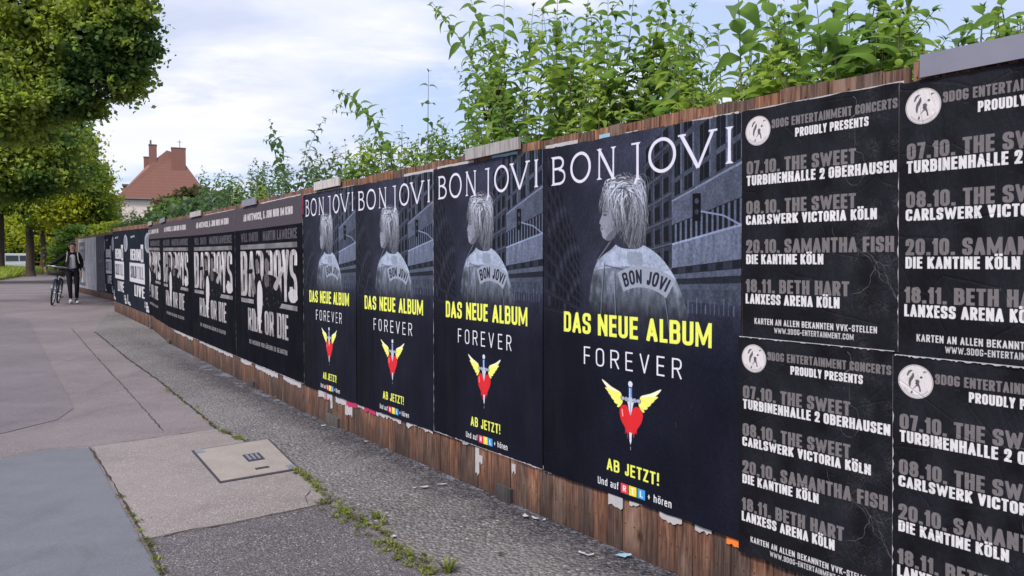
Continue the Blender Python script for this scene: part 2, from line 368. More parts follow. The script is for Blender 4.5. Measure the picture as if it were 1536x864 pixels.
def path_points(kind, pts, W, H, a, b, rad):
    """spec points -> absolute polyline (y up) with filleted corners"""
    P = [(a + p[0] * (W - 2 * a), b + p[1] * (H - 2 * b), len(p) > 2) for p in pts]
    n = len(P); out = []; corner = []
    for i, (x, y, r) in enumerate(P):
        if r and (kind == 'c' or 0 < i < n - 1):
            q0 = P[i - 1]; q1 = P[(i + 1) % n]
            d0 = (q0[0] - x, q0[1] - y); d1 = (q1[0] - x, q1[1] - y)
            l0 = math.hypot(*d0) or 1; l1 = math.hypot(*d1) or 1
            k0 = min(rad, l0 * .49) / l0; k1 = min(rad, l1 * .49) / l1
            A = (x + d0[0] * k0, y + d0[1] * k0); B = (x + d1[0] * k1, y + d1[1] * k1)
            for j in range(7):
                t = j / 6
                c = .56
                # quadratic-ish corner pulled towards a circle
                bx = (1 - t) ** 2 * A[0] + 2 * t * (1 - t) * x + t * t * B[0]
                by = (1 - t) ** 2 * A[1] + 2 * t * (1 - t) * y + t * t * B[1]
                out.append((bx, by)); corner.append(True)
        else:
            out.append((x, y)); corner.append(False)
    if kind == 'c':
        out.append(out[0]); corner.append(True)
    return out, corner

def glyph_mask(h, w, X0, Y0, W, H, strokes, a, b, rad, warp=None):
    """coverage on an h x w tile whose pixel (0,0) is the tile's top left; glyph box at X0,Y0 (top left) of W x H"""
    yy, xx = np.mgrid[0:h, 0:w].astype(np.float32)
    gx = xx + .5 - X0; gy = H - (yy + .5 - Y0)
    m = np.zeros((h, w), np.float32)
    over = any(len(p) > 1 and (p[1] > 1.01 or p[1] < -.01) for k, pts in strokes for p in pts)
    for kind, pts in strokes:
        pl, cor = path_points(kind, pts, W, H, a, b, rad)
        for i in range(len(pl) - 1):
            (x0, y0), (x1, y1) = pl[i], pl[i + 1]
            L = math.hypot(x1 - x0, y1 - y0)
            if L < 1e-3: continue
            dx, dy = (x1 - x0) / L, (y1 - y0) / L
            hw = math.hypot(a * dy, b * dx); ext = math.hypot(a * dx, b * dy)
            last = len(pl) - 1; diag = abs(dx) > .02 and abs(dy) > .02 and not (cor[i] or cor[i + 1])
            e0 = 0 if cor[i] or (diag and i > 0) else ext; e1 = 0 if cor[i + 1] or (diag and i + 1 < last) else ext
            t = (gx - x0) * dx + (gy - y0) * dy; q = np.abs((gx - x0) * dy - (gy - y0) * dx)
            c = np.clip(hw - q + .5, 0, 1) * np.clip(t + e0 + .5, 0, 1) * np.clip(L + e1 - t + .5, 0, 1)
            np.maximum(m, c, out=m)
            if cor[i + 1] or (diag and i + 1 < last):
                rdist = np.hypot((gx - x1) / a, (gy - y1) / b)
                np.maximum(m, np.clip((1 - rdist) * min(a, b) + .5, 0, 1), out=m)
    m *= np.clip(gx + .5, 0, 1) * np.clip(W - gx + .5, 0, 1)
    if not over:
        m *= np.clip(gy + .5, 0, 1) * np.clip(H - gy + .5, 0, 1)
    return m

class Sheet:
    def __init__(self, w, h, col):
        self.w, self.h = w, h
        self.a = np.zeros((h, w, 3), np.float32); self.a[:] = col
    def blend(self, y0, x0, m, col, alpha=1.):
        h, w = m.shape
        ya, xa = max(0, y0), max(0, x0); yb, xb = min(self.h, y0 + h), min(self.w, x0 + w)
        if yb <= ya or xb <= xa: return
        mm = (m[ya - y0:yb - y0, xa - x0:xb - x0] * alpha)[:, :, None]
        col = np.asarray(col, np.float32)
        if col.ndim == 3: col = col[ya - y0:yb - y0, xa - x0:xb - x0]
        elif col.ndim == 2: col = col[ya - y0:yb - y0, xa - x0:xb - x0, None]
        t = self.a[ya:yb, xa:xb]
        t *= (1 - mm); t += mm * col
    def polymask(self, pts, soft=0):
        P = [(x * self.w, y * self.h) for x, y in pts]
        x0 = int(min(p[0] for p in P)) - 2; x1 = int(max(p[0] for p in P)) + 3
        y0 = int(min(p[1] for p in P)) - 2; y1 = int(max(p[1] for p in P)) + 3
        x0, y0, x1, y1 = max(x0, 0), max(y0, 0), min(x1, self.w), min(y1, self.h)
        if x1 <= x0 or y1 <= y0: return 0, 0, np.zeros((1, 1), np.float32)
        S = 2 if (x1 - x0) * (y1 - y0) > 40000 else 3
        ys = (np.arange((y1 - y0) * S) + .5) / S + y0; xs = (np.arange((x1 - x0) * S) + .5) / S + x0
        ins = np.zeros((len(ys), len(xs)), bool)
        for i in range(len(P)):
            (ax, ay), (bx, by) = P[i], P[(i + 1) % len(P)]
            if ay == by: continue
            lo, hi = min(ay, by), max(ay, by)
            r = np.nonzero((ys >= lo) & (ys < hi))[0]
            if not len(r): continue
            xc = ax + (ys[r] - ay) / (by - ay) * (bx - ax)
            ins[r] ^= xs[None, :] < xc[:, None]
        m = ins.reshape(y1 - y0, S, x1 - x0, S).mean((1, 3)).astype(np.float32)
        return y0, x0, m
    def poly(self, pts, col, alpha=1.):
        y0, x0, m = self.polymask(pts); self.blend(y0, x0, m, col, alpha)
    def curve(self, pts, n=6):
        """closed Catmull-Rom through pts"""
        out = []; N = len(pts)
        for i in range(N):
            p0, p1, p2, p3 = (np.array(pts[(i + j - 1) % N], float) for j in range(4))
            for k in range(n):
                t = k / n
                q = .5 * ((2 * p1) + (-p0 + p2) * t + (2 * p0 - 5 * p1 + 4 * p2 - p3) * t * t + (-p0 + 3 * p1 - 3 * p2 + p3) * t ** 3)
                out.append((float(q[0]), float(q[1])))
        return out
    def ell(self, cx, cy, rx, ry, col, alpha=1.):
        n = 48
        self.poly([(cx + rx * math.cos(6.2832 * i / n), cy + ry * math.sin(6.2832 * i / n)) for i in range(n)], col, alpha)
    def rect(self, x0, y0, x1, y1, col, alpha=1.):
        self.poly([(x0, y0), (x1, y0), (x1, y1), (x0, y1)], col, alpha)
    def line(self, p, q, w, col, alpha=1.):
        ar = self.h / self.w
        dx, dy = q[0] - p[0], (q[1] - p[1]) * ar; L = math.hypot(dx, dy) or 1
        nx, ny = -dy / L * w / 2, dx / L * w / 2 / ar
        self.poly([(p[0] + nx, p[1] + ny), (q[0] + nx, q[1] + ny), (q[0] - nx, q[1] - ny), (p[0] - nx, p[1] - ny)], col, alpha)
    def text(self, s, x0, y0, x1, y1, col, wt=.3, ty=.15, gap=.16, space=.45, rad=.38, fx=None, alpha=1.):
        """string fitted to the box; wt = stem / letter width, ty = bar / cap height"""
        iw = wt
        ws = [space if c == ' ' else max(GLYPHS[c][0], iw) for c in s]
        tot = sum(ws) + gap * (len(s) - 1)
        X0, Y0, BW, H = x0 * self.w, y0 * self.h, (x1 - x0) * self.w, (y1 - y0) * self.h
        u = BW / tot; cur = X0
        for c, wd in zip(s, ws):
            if c != ' ':
                W = wd * u; tx = int(cur) - 3; top = int(Y0 - H * .45) - 2
                a = max(.5, wt * u / 2 * (.82 if c in 'MW' else 1)); b = ty * H / 2
                if c in '.,!': b = max(b, .0)
                m = glyph_mask(int(H * 1.7) + 6, int(W) + 8, cur - tx, Y0 - top, W, H, GLYPHS[c][1], a, b, rad * min(u, H))
                cc = fx(c, m, tx, top) if fx else col
                self.blend(top, tx, m, cc, alpha)
            cur += (wd + gap) * u
    def shade(self, amt, cy, cx, seed):
        self.a *= (1 - amt + 2 * amt * vnoise(self.h, self.w, cy, cx, seed))[:, :, None]
    def wear(self, seed, lines, col=(.5, .5, .52), k=1.):
        r = np.random.RandomState(seed)
        # fine scratches and rubbed specks of bare paper
        for i in range(lines):
            x, y = r.rand(), r.rand(); L = r.rand() * .03 + .004; an = r.rand() * 6.28
            self.line((x, y), (x + L * math.cos(an), y + L * math.sin(an)), .0012, col, .5 * r.rand() * k)
        sp = vnoise(self.h, self.w, 2.2, 2.2, seed + 1) * vnoise(self.h, self.w, 60, 60, seed + 2)
        m = np.clip((sp - .86) * 12, 0, 1)[:, :, None] * .35 * k
        self.a = self.a * (1 - m) + m * np.array(col, np.float32)

INK = (.007, .008, .017); PAPER = (.72, .71, .72); YEL = (.74, .77, .11)

def sheet_album():
    W, H = 896, 1264
    s = Sheet(W, H, INK)
    yy, xx = np.mgrid[0:H, 0:W].astype(np.float32); u = xx / W; v = yy / H
    # street photograph, blue duotone, fading out below
    n1 = vnoise(H, W, 70, 50, 3); n2 = vnoise(H, W, 14, 9, 4)
    base = .026 + .026 * n1 + .012 * n2
    fade = np.clip((.62 - v) / .22, 0, 1) * np.clip(.4 + 1.2 * np.abs(u - .1), .45, 1.1)
    g = base * (.3 + .7 * fade)
    s.a = np.stack([g * .78, g * .86, g * 1.45], 2) + np.array([.004, .004, .009], np.float32)
    def tone(k): return (k * .72, k * .84, k * 1.28)
    # left: tall dark block with storeys of windows running to a far vanishing point (.33,.47)
    vp = (.36, .50)
    def per(x, y, vp=vp, k=0.): return (x, y)
    def bay(x0, x1, fn_top, fn_bot, col, alpha=1.):
        s.poly([(x0, fn_top(x0)), (x1, fn_top(x1)), (x1, fn_bot(x1)), (x0, fn_bot(x0))], col, alpha)
    def ray(y_at, x_at=1.0, vx=vp[0], vy=vp[1]):
        return lambda x: vy + (y_at - vy) * (x - vx) / (x_at - vx)
    # left facade
    for i in range(9):
        ya = -.02 + i * .058
        f0 = ray(ya, 0., .38, .52); f1 = ray(ya + .034, 0., .38, .52)
        for j in range(9):
            xa = .03 + .028 * j * (1 - j * .02); bay(xa, xa + .014, f0, f1, tone(.012 if (i * 7 + j * 3) % 4 else .085), .8)
        f2 = ray(ya + .044, 0., .38, .52); f3 = ray(ya + .05, 0., .38, .52)
        bay(0.0, .27, f2, f3, tone(.075), .5)
    # middle towers and the pale near building, storeys running to a vanishing point left of the sheet
    VX, VY = -.18, .43
    rb = lambda y: ray(y, 1., VX, VY)
    def tex(x0_, x1_, ya, yb, k, cy=40, cx=6, al=1., sd=11):
        y0, x0, m = s.polymask([(x0_, rb(ya)(x0_)), (x1_, rb(ya)(x1_)), (x1_, rb(yb)(x1_)), (x0_, rb(yb)(x0_))])
        h, w = m.shape; nz = k * (.62 + .5 * vnoise(h, w, cy, cx, sd) + .3 * vnoise(h, w, 7, 4, sd + 1))
        nz = nz * .72; s.blend(y0, x0, m, np.stack([nz * .72, nz * .84, nz * 1.25], 2).astype(np.float32), al)
    tex(.585, .71, -.1, .52, .055, 30, 12, .9, 13)
    for i in range(7):
        ya = -.16 + i * .085
        for xa in (.592, .632, .672): bay(xa, xa + .024, rb(ya + .012), rb(ya + .066), tone(.008), .95); bay(xa - .004, xa, rb(ya), rb(ya + .07), tone(.13), .7)
        bay(.585, .71, rb(ya + .074), rb(ya + .079), tone(.12), .8)
    tex(.71, 1.0, -.2, .45, .10, 60, 14, .95, 15)
    for xa, xb in ((.722, .748), (.765, .800), (.832, .870), (.90, .938), (.965, .995)):   # tall windows between pilasters
        for ya, yb in ((-.17, -.075), (-.055, .045), (.060, .105)):
            bay(xa, xb, rb(ya), rb(yb), tone(.008), .95); bay(xa + .4 * (xb - xa), xa + .45 * (xb - xa), rb(ya), rb(yb), tone(.07), .8); bay(xb, xb + .006, rb(ya), rb(yb), tone(.20), .6)
    tex(.71, 1.0, .118, .195, .155, 30, 16, .95, 17); bay(.71, 1, rb(.112), rb(.118), tone(.30), .8)
    bay(.71, 1, rb(.195), rb(.262), tone(.010), .95)
    for i in range(13): xa = .722 + i * .0225; bay(xa, xa + .009, rb(.197), rb(.262), tone(.17), .85)
    tex(.71, 1.0, .262, .340, .25, 50, 9, 1., 19); bay(.71, 1, rb(.257), rb(.263), tone(.42), .8)
    bay(.71, 1, rb(.340), rb(.362), tone(.012), .9); tex(.71, 1.0, .362, .378, .17, 20, 9, .9, 20); bay(.71, 1, rb(.378), rb(.396), tone(.02), .9); tex(.66, 1.0, .396, .412, .12, 20, 9, .9, 21)
    for xa in (.735, .80, .865, .93): bay(xa, xa + .035, rb(.342), rb(.36), tone(.06), .6)
    # traffic light on its arm
    s.line((.83, .222), (.93, .236), .006, tone(.36), .9); s.line((.93, .236), (1.0, .262), .006, tone(.36), .9); s.rect(.800, .178, .836, .246, tone(.008))
    s.ell(.818, .197, .009, .007, tone(.07)); s.ell(.818, .223, .009, .007, tone(.05))
    for i in range(12):   # shop fronts low down
        xa = .76 + .019 * i; s.rect(xa, .435 + .008 * (i % 3), xa + .005, .475, tone(.14 + .1 * (i % 2)), .5)
    gy = np.clip((v - .44) / .17, 0, 1)[:, :, None]
    s.a = s.a * (1 - gy) + gy * np.array(INK, np.float32)
    s.shade(.22, 5, 4, 21); s.shade(.2, 90, 120, 22)
    # ---- figure from behind: denim jacket
    jk = s.curve([(.37, .315), (.345, .34), (.315, .375), (.295, .43), (.283, .50), (.275, .60), (.81, .60), (.80, .52), (.775, .465), (.745, .415), (.70, .365), (.64, .325), (.57, .300), (.50, .29), (.43, .295)], 6)
    y0, x0, m = s.polymask(jk); h, w = m.shape
    ly, lx = np.mgrid[0:h, 0:w]; U = (lx + x0) / W; V = (ly + y0) / H
    den = .155 * (.62 + .3 * vnoise(h, w, 26, 20, 31) + .3 * vnoise(h, w, 7, 5, 32) + .25 * vnoise(h, w, 2, 2, 33))
    den *= np.clip(1.25 - (V - .36) * 8.2, .16, 1.3)
    yoke = (V < .368 + .10 * np.maximum(U - .50, 0) + .01 * np.sin(U * 9)).astype(np.float32)
    den *= 1 + 1.05 * yoke * (.7 + .6 * vnoise(h, w, 10, 22, 37))
    den *= np.where(V > .37, 1.15 * (.55 + .9 * vnoise(h, w, 34, 9, 38)), 1)
    sleeve = (U < .375 + .15 * (V - .34)) ; den *= np.where(sleeve, .62 + .5 * vnoise(h, w, 16, 12, 35), 1)
    den *= np.where(U > .70 + .25 * (V - .40), .8 + .6 * vnoise(h, w, 12, 9, 36), 1)
    edge = np.clip(1 - np.abs(U - (.71 + .28 * (V - .36))) / .012, 0, 1) * (V > .38); den *= 1 + .8 * edge
    den = np.clip(den, 0, .5); m = m * np.clip((.56 - V) / .10, 0, 1).astype(np.float32)
    s.blend(y0, x0, m, np.stack([den * .86, den * .98, den * 1.28], 2).astype(np.float32))
    for p, q in (((.375, .345), (.355, .52)), ((.372, .352), (.55, .373)), ((.55, .373), (.70, .392)), ((.43, .375), (.44, .54)), ((.665, .39), (.70, .53))):
        s.line(p, q, .004, (.30, .34, .45), .4); s.line((p[0] + .005, p[1] + .004), (q[0] + .005, q[1] + .004), .005, (.01, .01, .02), .6)
    s.poly([(.50, .318), (.575, .322), (.575, .358), (.50, .354)], (.01, .01, .02), .25); s.poly([(.503, .321), (.572, .325), (.572, .355), (.503, .351)], (.22, .25, .32), .5)
    # collar and neck shadow
    s.poly(s.curve([(.33, .345), (.37, .30), (.44, .265), (.455, .285), (.42, .31), (.38, .325)]), (.02, .022, .035))
    s.line((.335, .345), (.45, .262), .006, (.16, .18, .25), .8)
    s.poly(s.curve([(.44, .24), (.55, .25), (.56, .305), (.48, .31), (.43, .29)]), (.03, .033, .05))
    # face in profile
    face = s.curve([(.375, .165), (.362, .195), (.366, .212), (.350, .236), (.358, .243), (.356, .254), (.363, .266), (.372, .28), (.405, .288), (.445, .27), (.48, .23), (.46, .18), (.42, .15)], 5)
    y0, x0, m = s.polymask(face); h, w = m.shape; ly, lx = np.mgrid[0:h, 0:w]; U = (lx + x0) / W
    f = .27 * np.clip(1.15 - (U - .35) * 5, .35, 1.1) * (.85 + .3 * vnoise(h, w, 14, 12, 41))
    s.blend(y0, x0, m, np.stack([f * .95, f * .98, f * 1.22], 2).astype(np.float32))
    s.poly(s.curve([(.368, .206), (.380, .203), (.398, .207), (.382, .210)]), (.02, .02, .035), .6); s.poly(s.curve([(.370, .215), (.380, .212), (.392, .216), (.380, .219)]), (.02, .02, .035), .75)
    s.poly(s.curve([(.359, .252), (.374, .2545), (.362, .257)]), (.03, .03, .05), .7)
    s.poly(s.curve([(.385, .282), (.44, .250), (.475, .235), (.47, .27), (.42, .292)]), (.03, .03, .05), .55)
    # hair
    hair = s.curve([(.40, .145), (.44, .122), (.50, .116), (.555, .130), (.59, .165), (.603, .21), (.60, .245), (.585, .275), (.575, .305), (.52, .312), (.485, .29), (.47, .262), (.455, .235), (.44, .215), (.42, .198), (.395, .19), (.372, .205), (.356, .198), (.352, .178), (.372, .158)], 6)
    y0, x0, m = s.polymask(hair); h, w = m.shape; ly, lx = np.mgrid[0:h, 0:w]; U = (lx + x0) / W; V = (ly + y0) / H
    nz = vnoise(h, w, 9, 5, 51)
    hr = .045 + .05 * nz
    s.blend(y0, x0, m, np.stack([hr * .92, hr * .98, hr * 1.25], 2).astype(np.float32))
    r = np.random.RandomState(5)
    def lock(p0, p1, p2, p3, wd, c):
        pts = []
        for i in range(10):
            q = i / 9; pts.append(tuple((1 - q) ** 3 * A + 3 * q * (1 - q) ** 2 * B_ + 3 * q * q * (1 - q) * C_ + q ** 3 * D_ for A, B_, C_, D_ in zip(p0, p1, p2, p3)))
        for i in range(9):
            f = i / 9; k = c * (.55 + .75 * math.sin(math.pi * min(1, f * 1.15 + .1))); ww = wd * (1 - .75 * f)
            s.line(pts[i], pts[i + 1], ww, (k * .93, k * .98, k * 1.18), .75)
    cr = (.478, .142)                                  # whorl at the back of the crown
    for i in range(620):
        z = r.rand(); dark = r.rand() < .38; wd = r.uniform(.002, .006)
        o = (cr[0] + r.normal(0, .035), cr[1] + r.normal(0, .010) - .008)
        if z < .30:                                     # swept forward into the fringe
            e = (r.uniform(.352, .43), r.uniform(.165, .215)); side = .9
            p1 = (o[0] - .04, o[1] - .014); p2 = (e[0] - .004, e[1] - .045)
        elif z < .55:                                   # over the ear
            e = (r.uniform(.425, .50), r.uniform(.205, .285)); side = 1.0
            p1 = (o[0] - .03, o[1] + .01); p2 = (e[0] - .022, e[1] - .05)
        else:                                           # down the back of the head, flicking out at the nape
            e = (r.uniform(.49, .592), r.uniform(.225, .312)); side = .62
            p1 = (o[0] + .06, o[1] - .010); p2 = (min(.606, e[0] + .035), e[1] - .07)
            e = (e[0] + r.uniform(-.016, .006), e[1])
        c = (.022 + .05 * r.rand()) if dark else (.24 + .72 * r.rand() ** 1.3) * side
        lock(o, p1, p2, e, wd, c)
    for i in range(60):                                 # flyaway ends
        k = r.randint(len(hair)); x, y = hair[k]
        if x < .47 and y > .20: continue
        c = .25 * r.rand() + .08; q = (1 if x > .49 else -1) * r.uniform(.002, .010)
        lock((x - q, y - .012), (x, y - .006), (x + q, y + .002), (x + q * .6, y + .014), .0022, c)
    # arched name patch on the back
    cx, cy, ar = .567, .56, H / W
    def arc(a, rad): return (cx + rad * math.sin(a), cy - rad * math.cos(a) / ar + .06 * a * 0)
    tilt = .22
    N = 20; a0, a1 = -.44, .60
    outer = [arc(a0 + (a1 - a0) * i / N, .285) for i in range(N + 1)]; inner = [arc(a1 - (a1 - a0) * i / N, .205) for i in range(N + 1)]
    s.poly(outer + inner, (.30, .33, .41)); 
    word = 'BON JOVI'; wd = [max(GLYPHS[c][0], .36) if c != ' ' else .55 for c in word]; tot = sum(wd) + .2 * 7; cur = 0
    for c, q in zip(word, wd):
        if c != ' ':
            for kind, pts in GLYPHS[c][1]:
                pl, _ = path_points(kind, pts, q, 1, .17, .1, .3)
                for i in range(len(pl) - 1):
                    A = [arc(a0 + .07 + (a1 - a0 - .13) * (cur + p[0]) / tot, .216 + .058 * p[1]) for p in pl[i:i + 2]]
                    s.line(A[0], A[1], .0095, (.02, .02, .035)); s.ell(A[1][0], A[1][1], .0045, .0045 / ar, (.02, .02, .035))
        cur += q + .2
    # fold everything in the picture together, then print the lettering
    s.shade(.10, 3, 3, 61)
    s.a *= .80; s.a *= np.clip(.50 + .62 * u + .45 * np.exp(-((u - .5) / .2) ** 2), .5, 1.1)[:, :, None]
    TI = (.64, .62, .72)
    lw = .0125
    def stem(x, y0, y1, w=lw, ser=.016):
        s.poly([(x - w / 2, y0), (x + w / 2, y0), (x + w / 2 * .86, (y0 + y1) / 2), (x + w / 2, y1), (x - w / 2, y1), (x - w / 2 * .86, (y0 + y1) / 2)], TI)
        for y, d in ((y0, 1), (y1, -1)):
            s.poly([(x - ser, y), (x + ser, y), (x + w / 2, y + d * .006), (x - w / 2, y + d * .006)], TI)
    def ring(cx, cy, rx, ry, w, a0=0, a1=6.2832):
        n = 40
        for i in range(n):
            t0 = a0 + (a1 - a0) * i / n; t1 = a0 + (a1 - a0) * (i + 1.1) / n
            s.poly([(cx + rx * math.cos(t0), cy + ry * math.sin(t0)), (cx + rx * math.cos(t1), cy + ry * math.sin(t1)),
                    (cx + (rx - w) * math.cos(t1), cy + (ry - w / ar) * math.sin(t1)), (cx + (rx - w) * math.cos(t0), cy + (ry - w / ar) * math.sin(t0))], TI)
    T, Bm = .029, .115
    stem(.066, T, Bm)
    ring(.098, .0495, .034, .0205, .011, -1.571, 1.571); s.rect(.066, T, .099, T + .0075, TI); s.rect(.066, .0625, .099, .070, TI)
    ring(.102, .0905, .041, .0245, .011, -1.571, 1.571); s.rect(.066, Bm - .0075, .103, Bm, TI)
    ring(.236, .072, .061, .0455, .0125)
    stem(.348, T, Bm, .009); stem(.426, T, Bm + .003, .009); s.line((.345, T), (.428, Bm + .003), .0135, TI)
    stem(.552, T, .128); s.line((.552, .12), (.538, .139), .010, TI); s.line((.522, .0315), (.556, .0315), .007, TI)
    ring(.667, .072, .062, .0455, .0125)
    s.line((.752, T), (.824, Bm), .0145, TI); s.line((.886, T), (.824, Bm), .011, TI)
    s.rect(.738, T - .001, .772, T + .004, TI); s.rect(.868, T - .001, .904, T + .004, TI)
    stem(.951, T, Bm)
    s.text('DAS NEUE ALBUM', .133, .495, .884, .556, YEL, wt=.34, ty=.165, gap=.17, space=.5, rad=.30)
    s.text('FOREVER', .26, .592, .755, .644, (.70, .69, .74), wt=.155, ty=.085, gap=.74, rad=.42)
    s.text('AB JETZT!', .385, .900, .652, .934, YEL, wt=.31, ty=.155, gap=.22, space=.55, rad=.3)
    s.text('Und auf', .337, .960, .448, .981, PAPER, wt=.26, ty=.14, gap=.3, space=.5, rad=.3)
    s.text('+ hören', .600, .960, .712, .981, PAPER, wt=.26, ty=.14, gap=.3, space=.5, rad=.3)
    for i, (ch, c) in enumerate((('R', (.62, .05, .08)), ('T', (.75, .60, .05)), ('L', (.05, .30, .62)))):
        x = .46 + i * .0435; s.rect(x, .958, x + .039, .985, c); s.text(ch, x + .011, .963, x + .028, .980, PAPER, wt=.3, ty=.16)
    # winged dagger through a heart
    heart = s.curve([(.512, .752), (.490, .739), (.466, .743), (.455, .758), (.462, .782), (.482, .800), (.494, .815), (.512, .811), (.530, .815), (.546, .798), (.566, .778), (.574, .757), (.563, .742), (.536, .739)], 6)
    s.poly([(x + (x - .515) * .05, y + (y - .775) * .05) for x, y in heart], (.01, .01, .015)); s.poly(heart, (.62, .022, .028))
    for x, y in ((.487, .818), (.497, .829), (.528, .823), (.541, .812)): s.line((x, .798), (x, y), .004, (.55, .02, .03))
    s.line((.468, .752), (.472, .772), .006, (.85, .45, .42), .7)
    for sx in (-1, 1):
        for i in range(6):
            x1 = .512 + sx * (.150 - i * .016); y1 = .689 + i * .0115; x0_ = .512 + sx * (.052 - i * .002); y0_ = .712 + i * .003
            if i == 0: y1 -= .006
            mx, my = (x0_ + x1) / 2, (y0_ + y1) / 2 + .002
            pl = s.curve([(x0_, y0_ - .005), (mx, my - .001 - .004), (x1, y1 - .004 * (i == 0)), (mx + sx * .004, my + .010), (x0_, y0_ + .008)], 4)
            s.poly([(x + .0022 * sx, y + .0022) for x, y in pl], (.01, .01, .015)); s.poly(pl, (.80, .77, .16) if i else (.80, .80, .55))
        s.ell(.512 + sx * .040, .7215, .012, .0065, (.01, .01, .015)); s.ell(.512 + sx * .040, .7215, .0095, .005, (.36, .38, .46))
        s.ell(.512 + sx * .021, .722, .010, .006, (.30, .33, .42))
    s.poly([(.496, .727), (.529, .727), (.519, .752), (.512, .765), (.505, .752)], (.55, .60, .72)); s.line((.512, .727), (.512, .76), .003, (.15, .17, .26))
    s.rect(.504, .684, .520, .722, (.12, .22, .50)); s.rect(.507, .684, .511, .722, (.55, .65, .80)); s.ell(.512, .722, .012, .008, (.42, .45, .55))
    s.ell(.512, .679, .011, .008, (.60, .62, .68)); s.rect(.506, .687, .518, .690, (.02, .02, .03))
    s.poly([(.505, .812), (.519, .812), (.517, .835), (.512, .846), (.507, .835)], (.60, .62, .70)); s.rect(.511, .85, .513, .860, (.5, .5, .55))
    s.wear(71, 10, (.25, .25, .30), .5)
    return s

def sheet_concerts():
    W, H = 760, 1076
    s = Sheet(W, H, (.010, .010, .014))
    s.shade(.5, 120, 90, 81); s.shade(.15, 14, 14, 82); s.shade(.12, 3, 3, 83)
    # rubbed paper with cracks of ink down the right side
    yy, xx = np.mgrid[0:H, 0:W].astype(np.float32); u = xx / W; v = yy / H
    rub = np.clip(vnoise(H, W, 4, 6, 84) * 1.2 - .35, 0, 1) * np.clip(vnoise(H, W, 60, 50, 85) * 2 - .7, 0, 1) * np.clip((u - .5) * 2.4, .0, 1)
    s.a += (rub * .034)[:, :, None]
    r = np.random.RandomState(9)
    def crack(x, y, ang, n, w, c, al):
        for i in range(n):
            L = .012 + .02 * r.rand(); ang += r.uniform(-.7, .7); q = (x + L * math.cos(ang), y + L * math.sin(ang) * .7)
            s.line((x, y), q, w * r.uniform(.4, 1.3), c, al); x, y = q
            if r.rand() < .12 and n > 6: crack(x, y, ang + r.uniform(-1, 1), n // 3, w * .7, c, al * .8)
    GL = (.30, .30, .31); PR = (.62, .60, .61)
    def words():
        T = lambda st, x0, y0, x1, y1, c, **k: s.text(st, x0, y0, x1, y1, c, wt=k.get('wt', .43), ty=k.get('ty', .18), gap=k.get('gap', .13), space=.42, rad=.34)
        GR = (.155, .14, .148)
        T('3DOG ENTERTAINMENT CONCERTS', .216, .056, .993, .094, GR)
        T('PROUDLY PRESENTS', .378, .107, .833, .144, PR)
        T('07.10. THE SWEET', .035, .222, .76, .281, GR); T('TURBINENHALLE 2 OBERHAUSEN', .035, .285, .989, .330, PR)
        T('08.10. THE SWEET', .032, .396, .76, .455, GR); T('CARLSWERK VICTORIA KÖLN', .03, .459, .88, .502, PR)
        T('20.10. SAMANTHA FISH', .03, .567, .976, .627, GR); T('DIE KANTINE KÖLN', .03, .632, .564, .675, PR)
        T('18.11. BETH HART', .025, .741, .723, .800, GR); T('LANXESS ARENA KÖLN', .025, .805, .667, .850, PR)
        T('KARTEN AN ALLEN BEKANNTEN VVK-STELLEN', .09, .911, .883, .938, (.52, .50, .51), wt=.36, gap=.2)
        T('WWW.3DOG-ENTERTAINMENT.COM', .233, .947, .749, .971, (.45, .44, .45), wt=.36, gap=.2)
    words()
    cx, cy, rx = .118, .094, .090; ry = rx * W / H
    C = (.60, .56, .56)
    s.ell(cx, cy, rx, ry, C); s.ell(cx, cy, rx * .965, ry * .965, (.09, .08, .09)); s.ell(cx, cy, rx * .945, ry * .945, C)
    d = (.10, .09, .095)
    P = lambda pts, c=d: s.poly(s.curve([(cx + a * rx, cy + b * ry) for a, b in pts]), c)
    P([(-.52, -.30), (-.44, -.55), (-.30, -.66), (-.16, -.64), (-.24, -.58), (-.36, -.46), (-.42, -.34)]); P([(-.14, -.52), (-.08, -.34), (-.14, -.16), (-.24, .0), (-.28, .16), (-.32, .36), (-.40, .22), (-.40, .0), (-.36, -.16), (-.24, -.34)])
    P([(.44, -.64), (.56, -.66), (.64, -.58), (.52, -.60), (.46, -.52)]); P([(.24, -.30), (.34, -.36), (.40, -.26), (.28, -.20)])
    P([(-.02, -.06), (.10, -.14), (.22, -.06), (.20, .10), (.26, .30), (.30, .55), (.22, .56), (.18, .34), (.08, .26), (-.08, .40), (-.18, .46), (-.02, .26), (.04, .10)])
    P([(-.26, .60), (-.18, .54), (-.18, .70), (-.28, .72)]); P([(-.02, .12), (.02, .02), (.08, .02), (.06, .16)], (.06, .05, .06))
    for i in range(22):
        a = 2.5 - i * .088; x = cx + rx * .82 * math.cos(a); y = cy + ry * .82 * math.sin(a)
        s.line((x, y - .003), (x + .002 * math.cos(a), y + .004), .0028, (.2, .18, .19), .8)
    crack(.52, .27, .9, 26, .0022, (.17, .17, .18), .55); crack(.62, .52, 1.0, 26, .0022, (.16, .16, .17), .5)
    crack(.82, .62, .5, 16, .0024, (.20, .20, .21), .5); crack(.78, .70, .9, 18, .004, (.004, .004, .006), .8); crack(.88, .66, 2.0, 12, .003, (.18, .18, .19), .5)
    crack(.74, .02, 1.4, 8, .002, (.4, .4, .4), .6)
    s.wear(91, 45, (.2, .2, .21), .7)
    return s

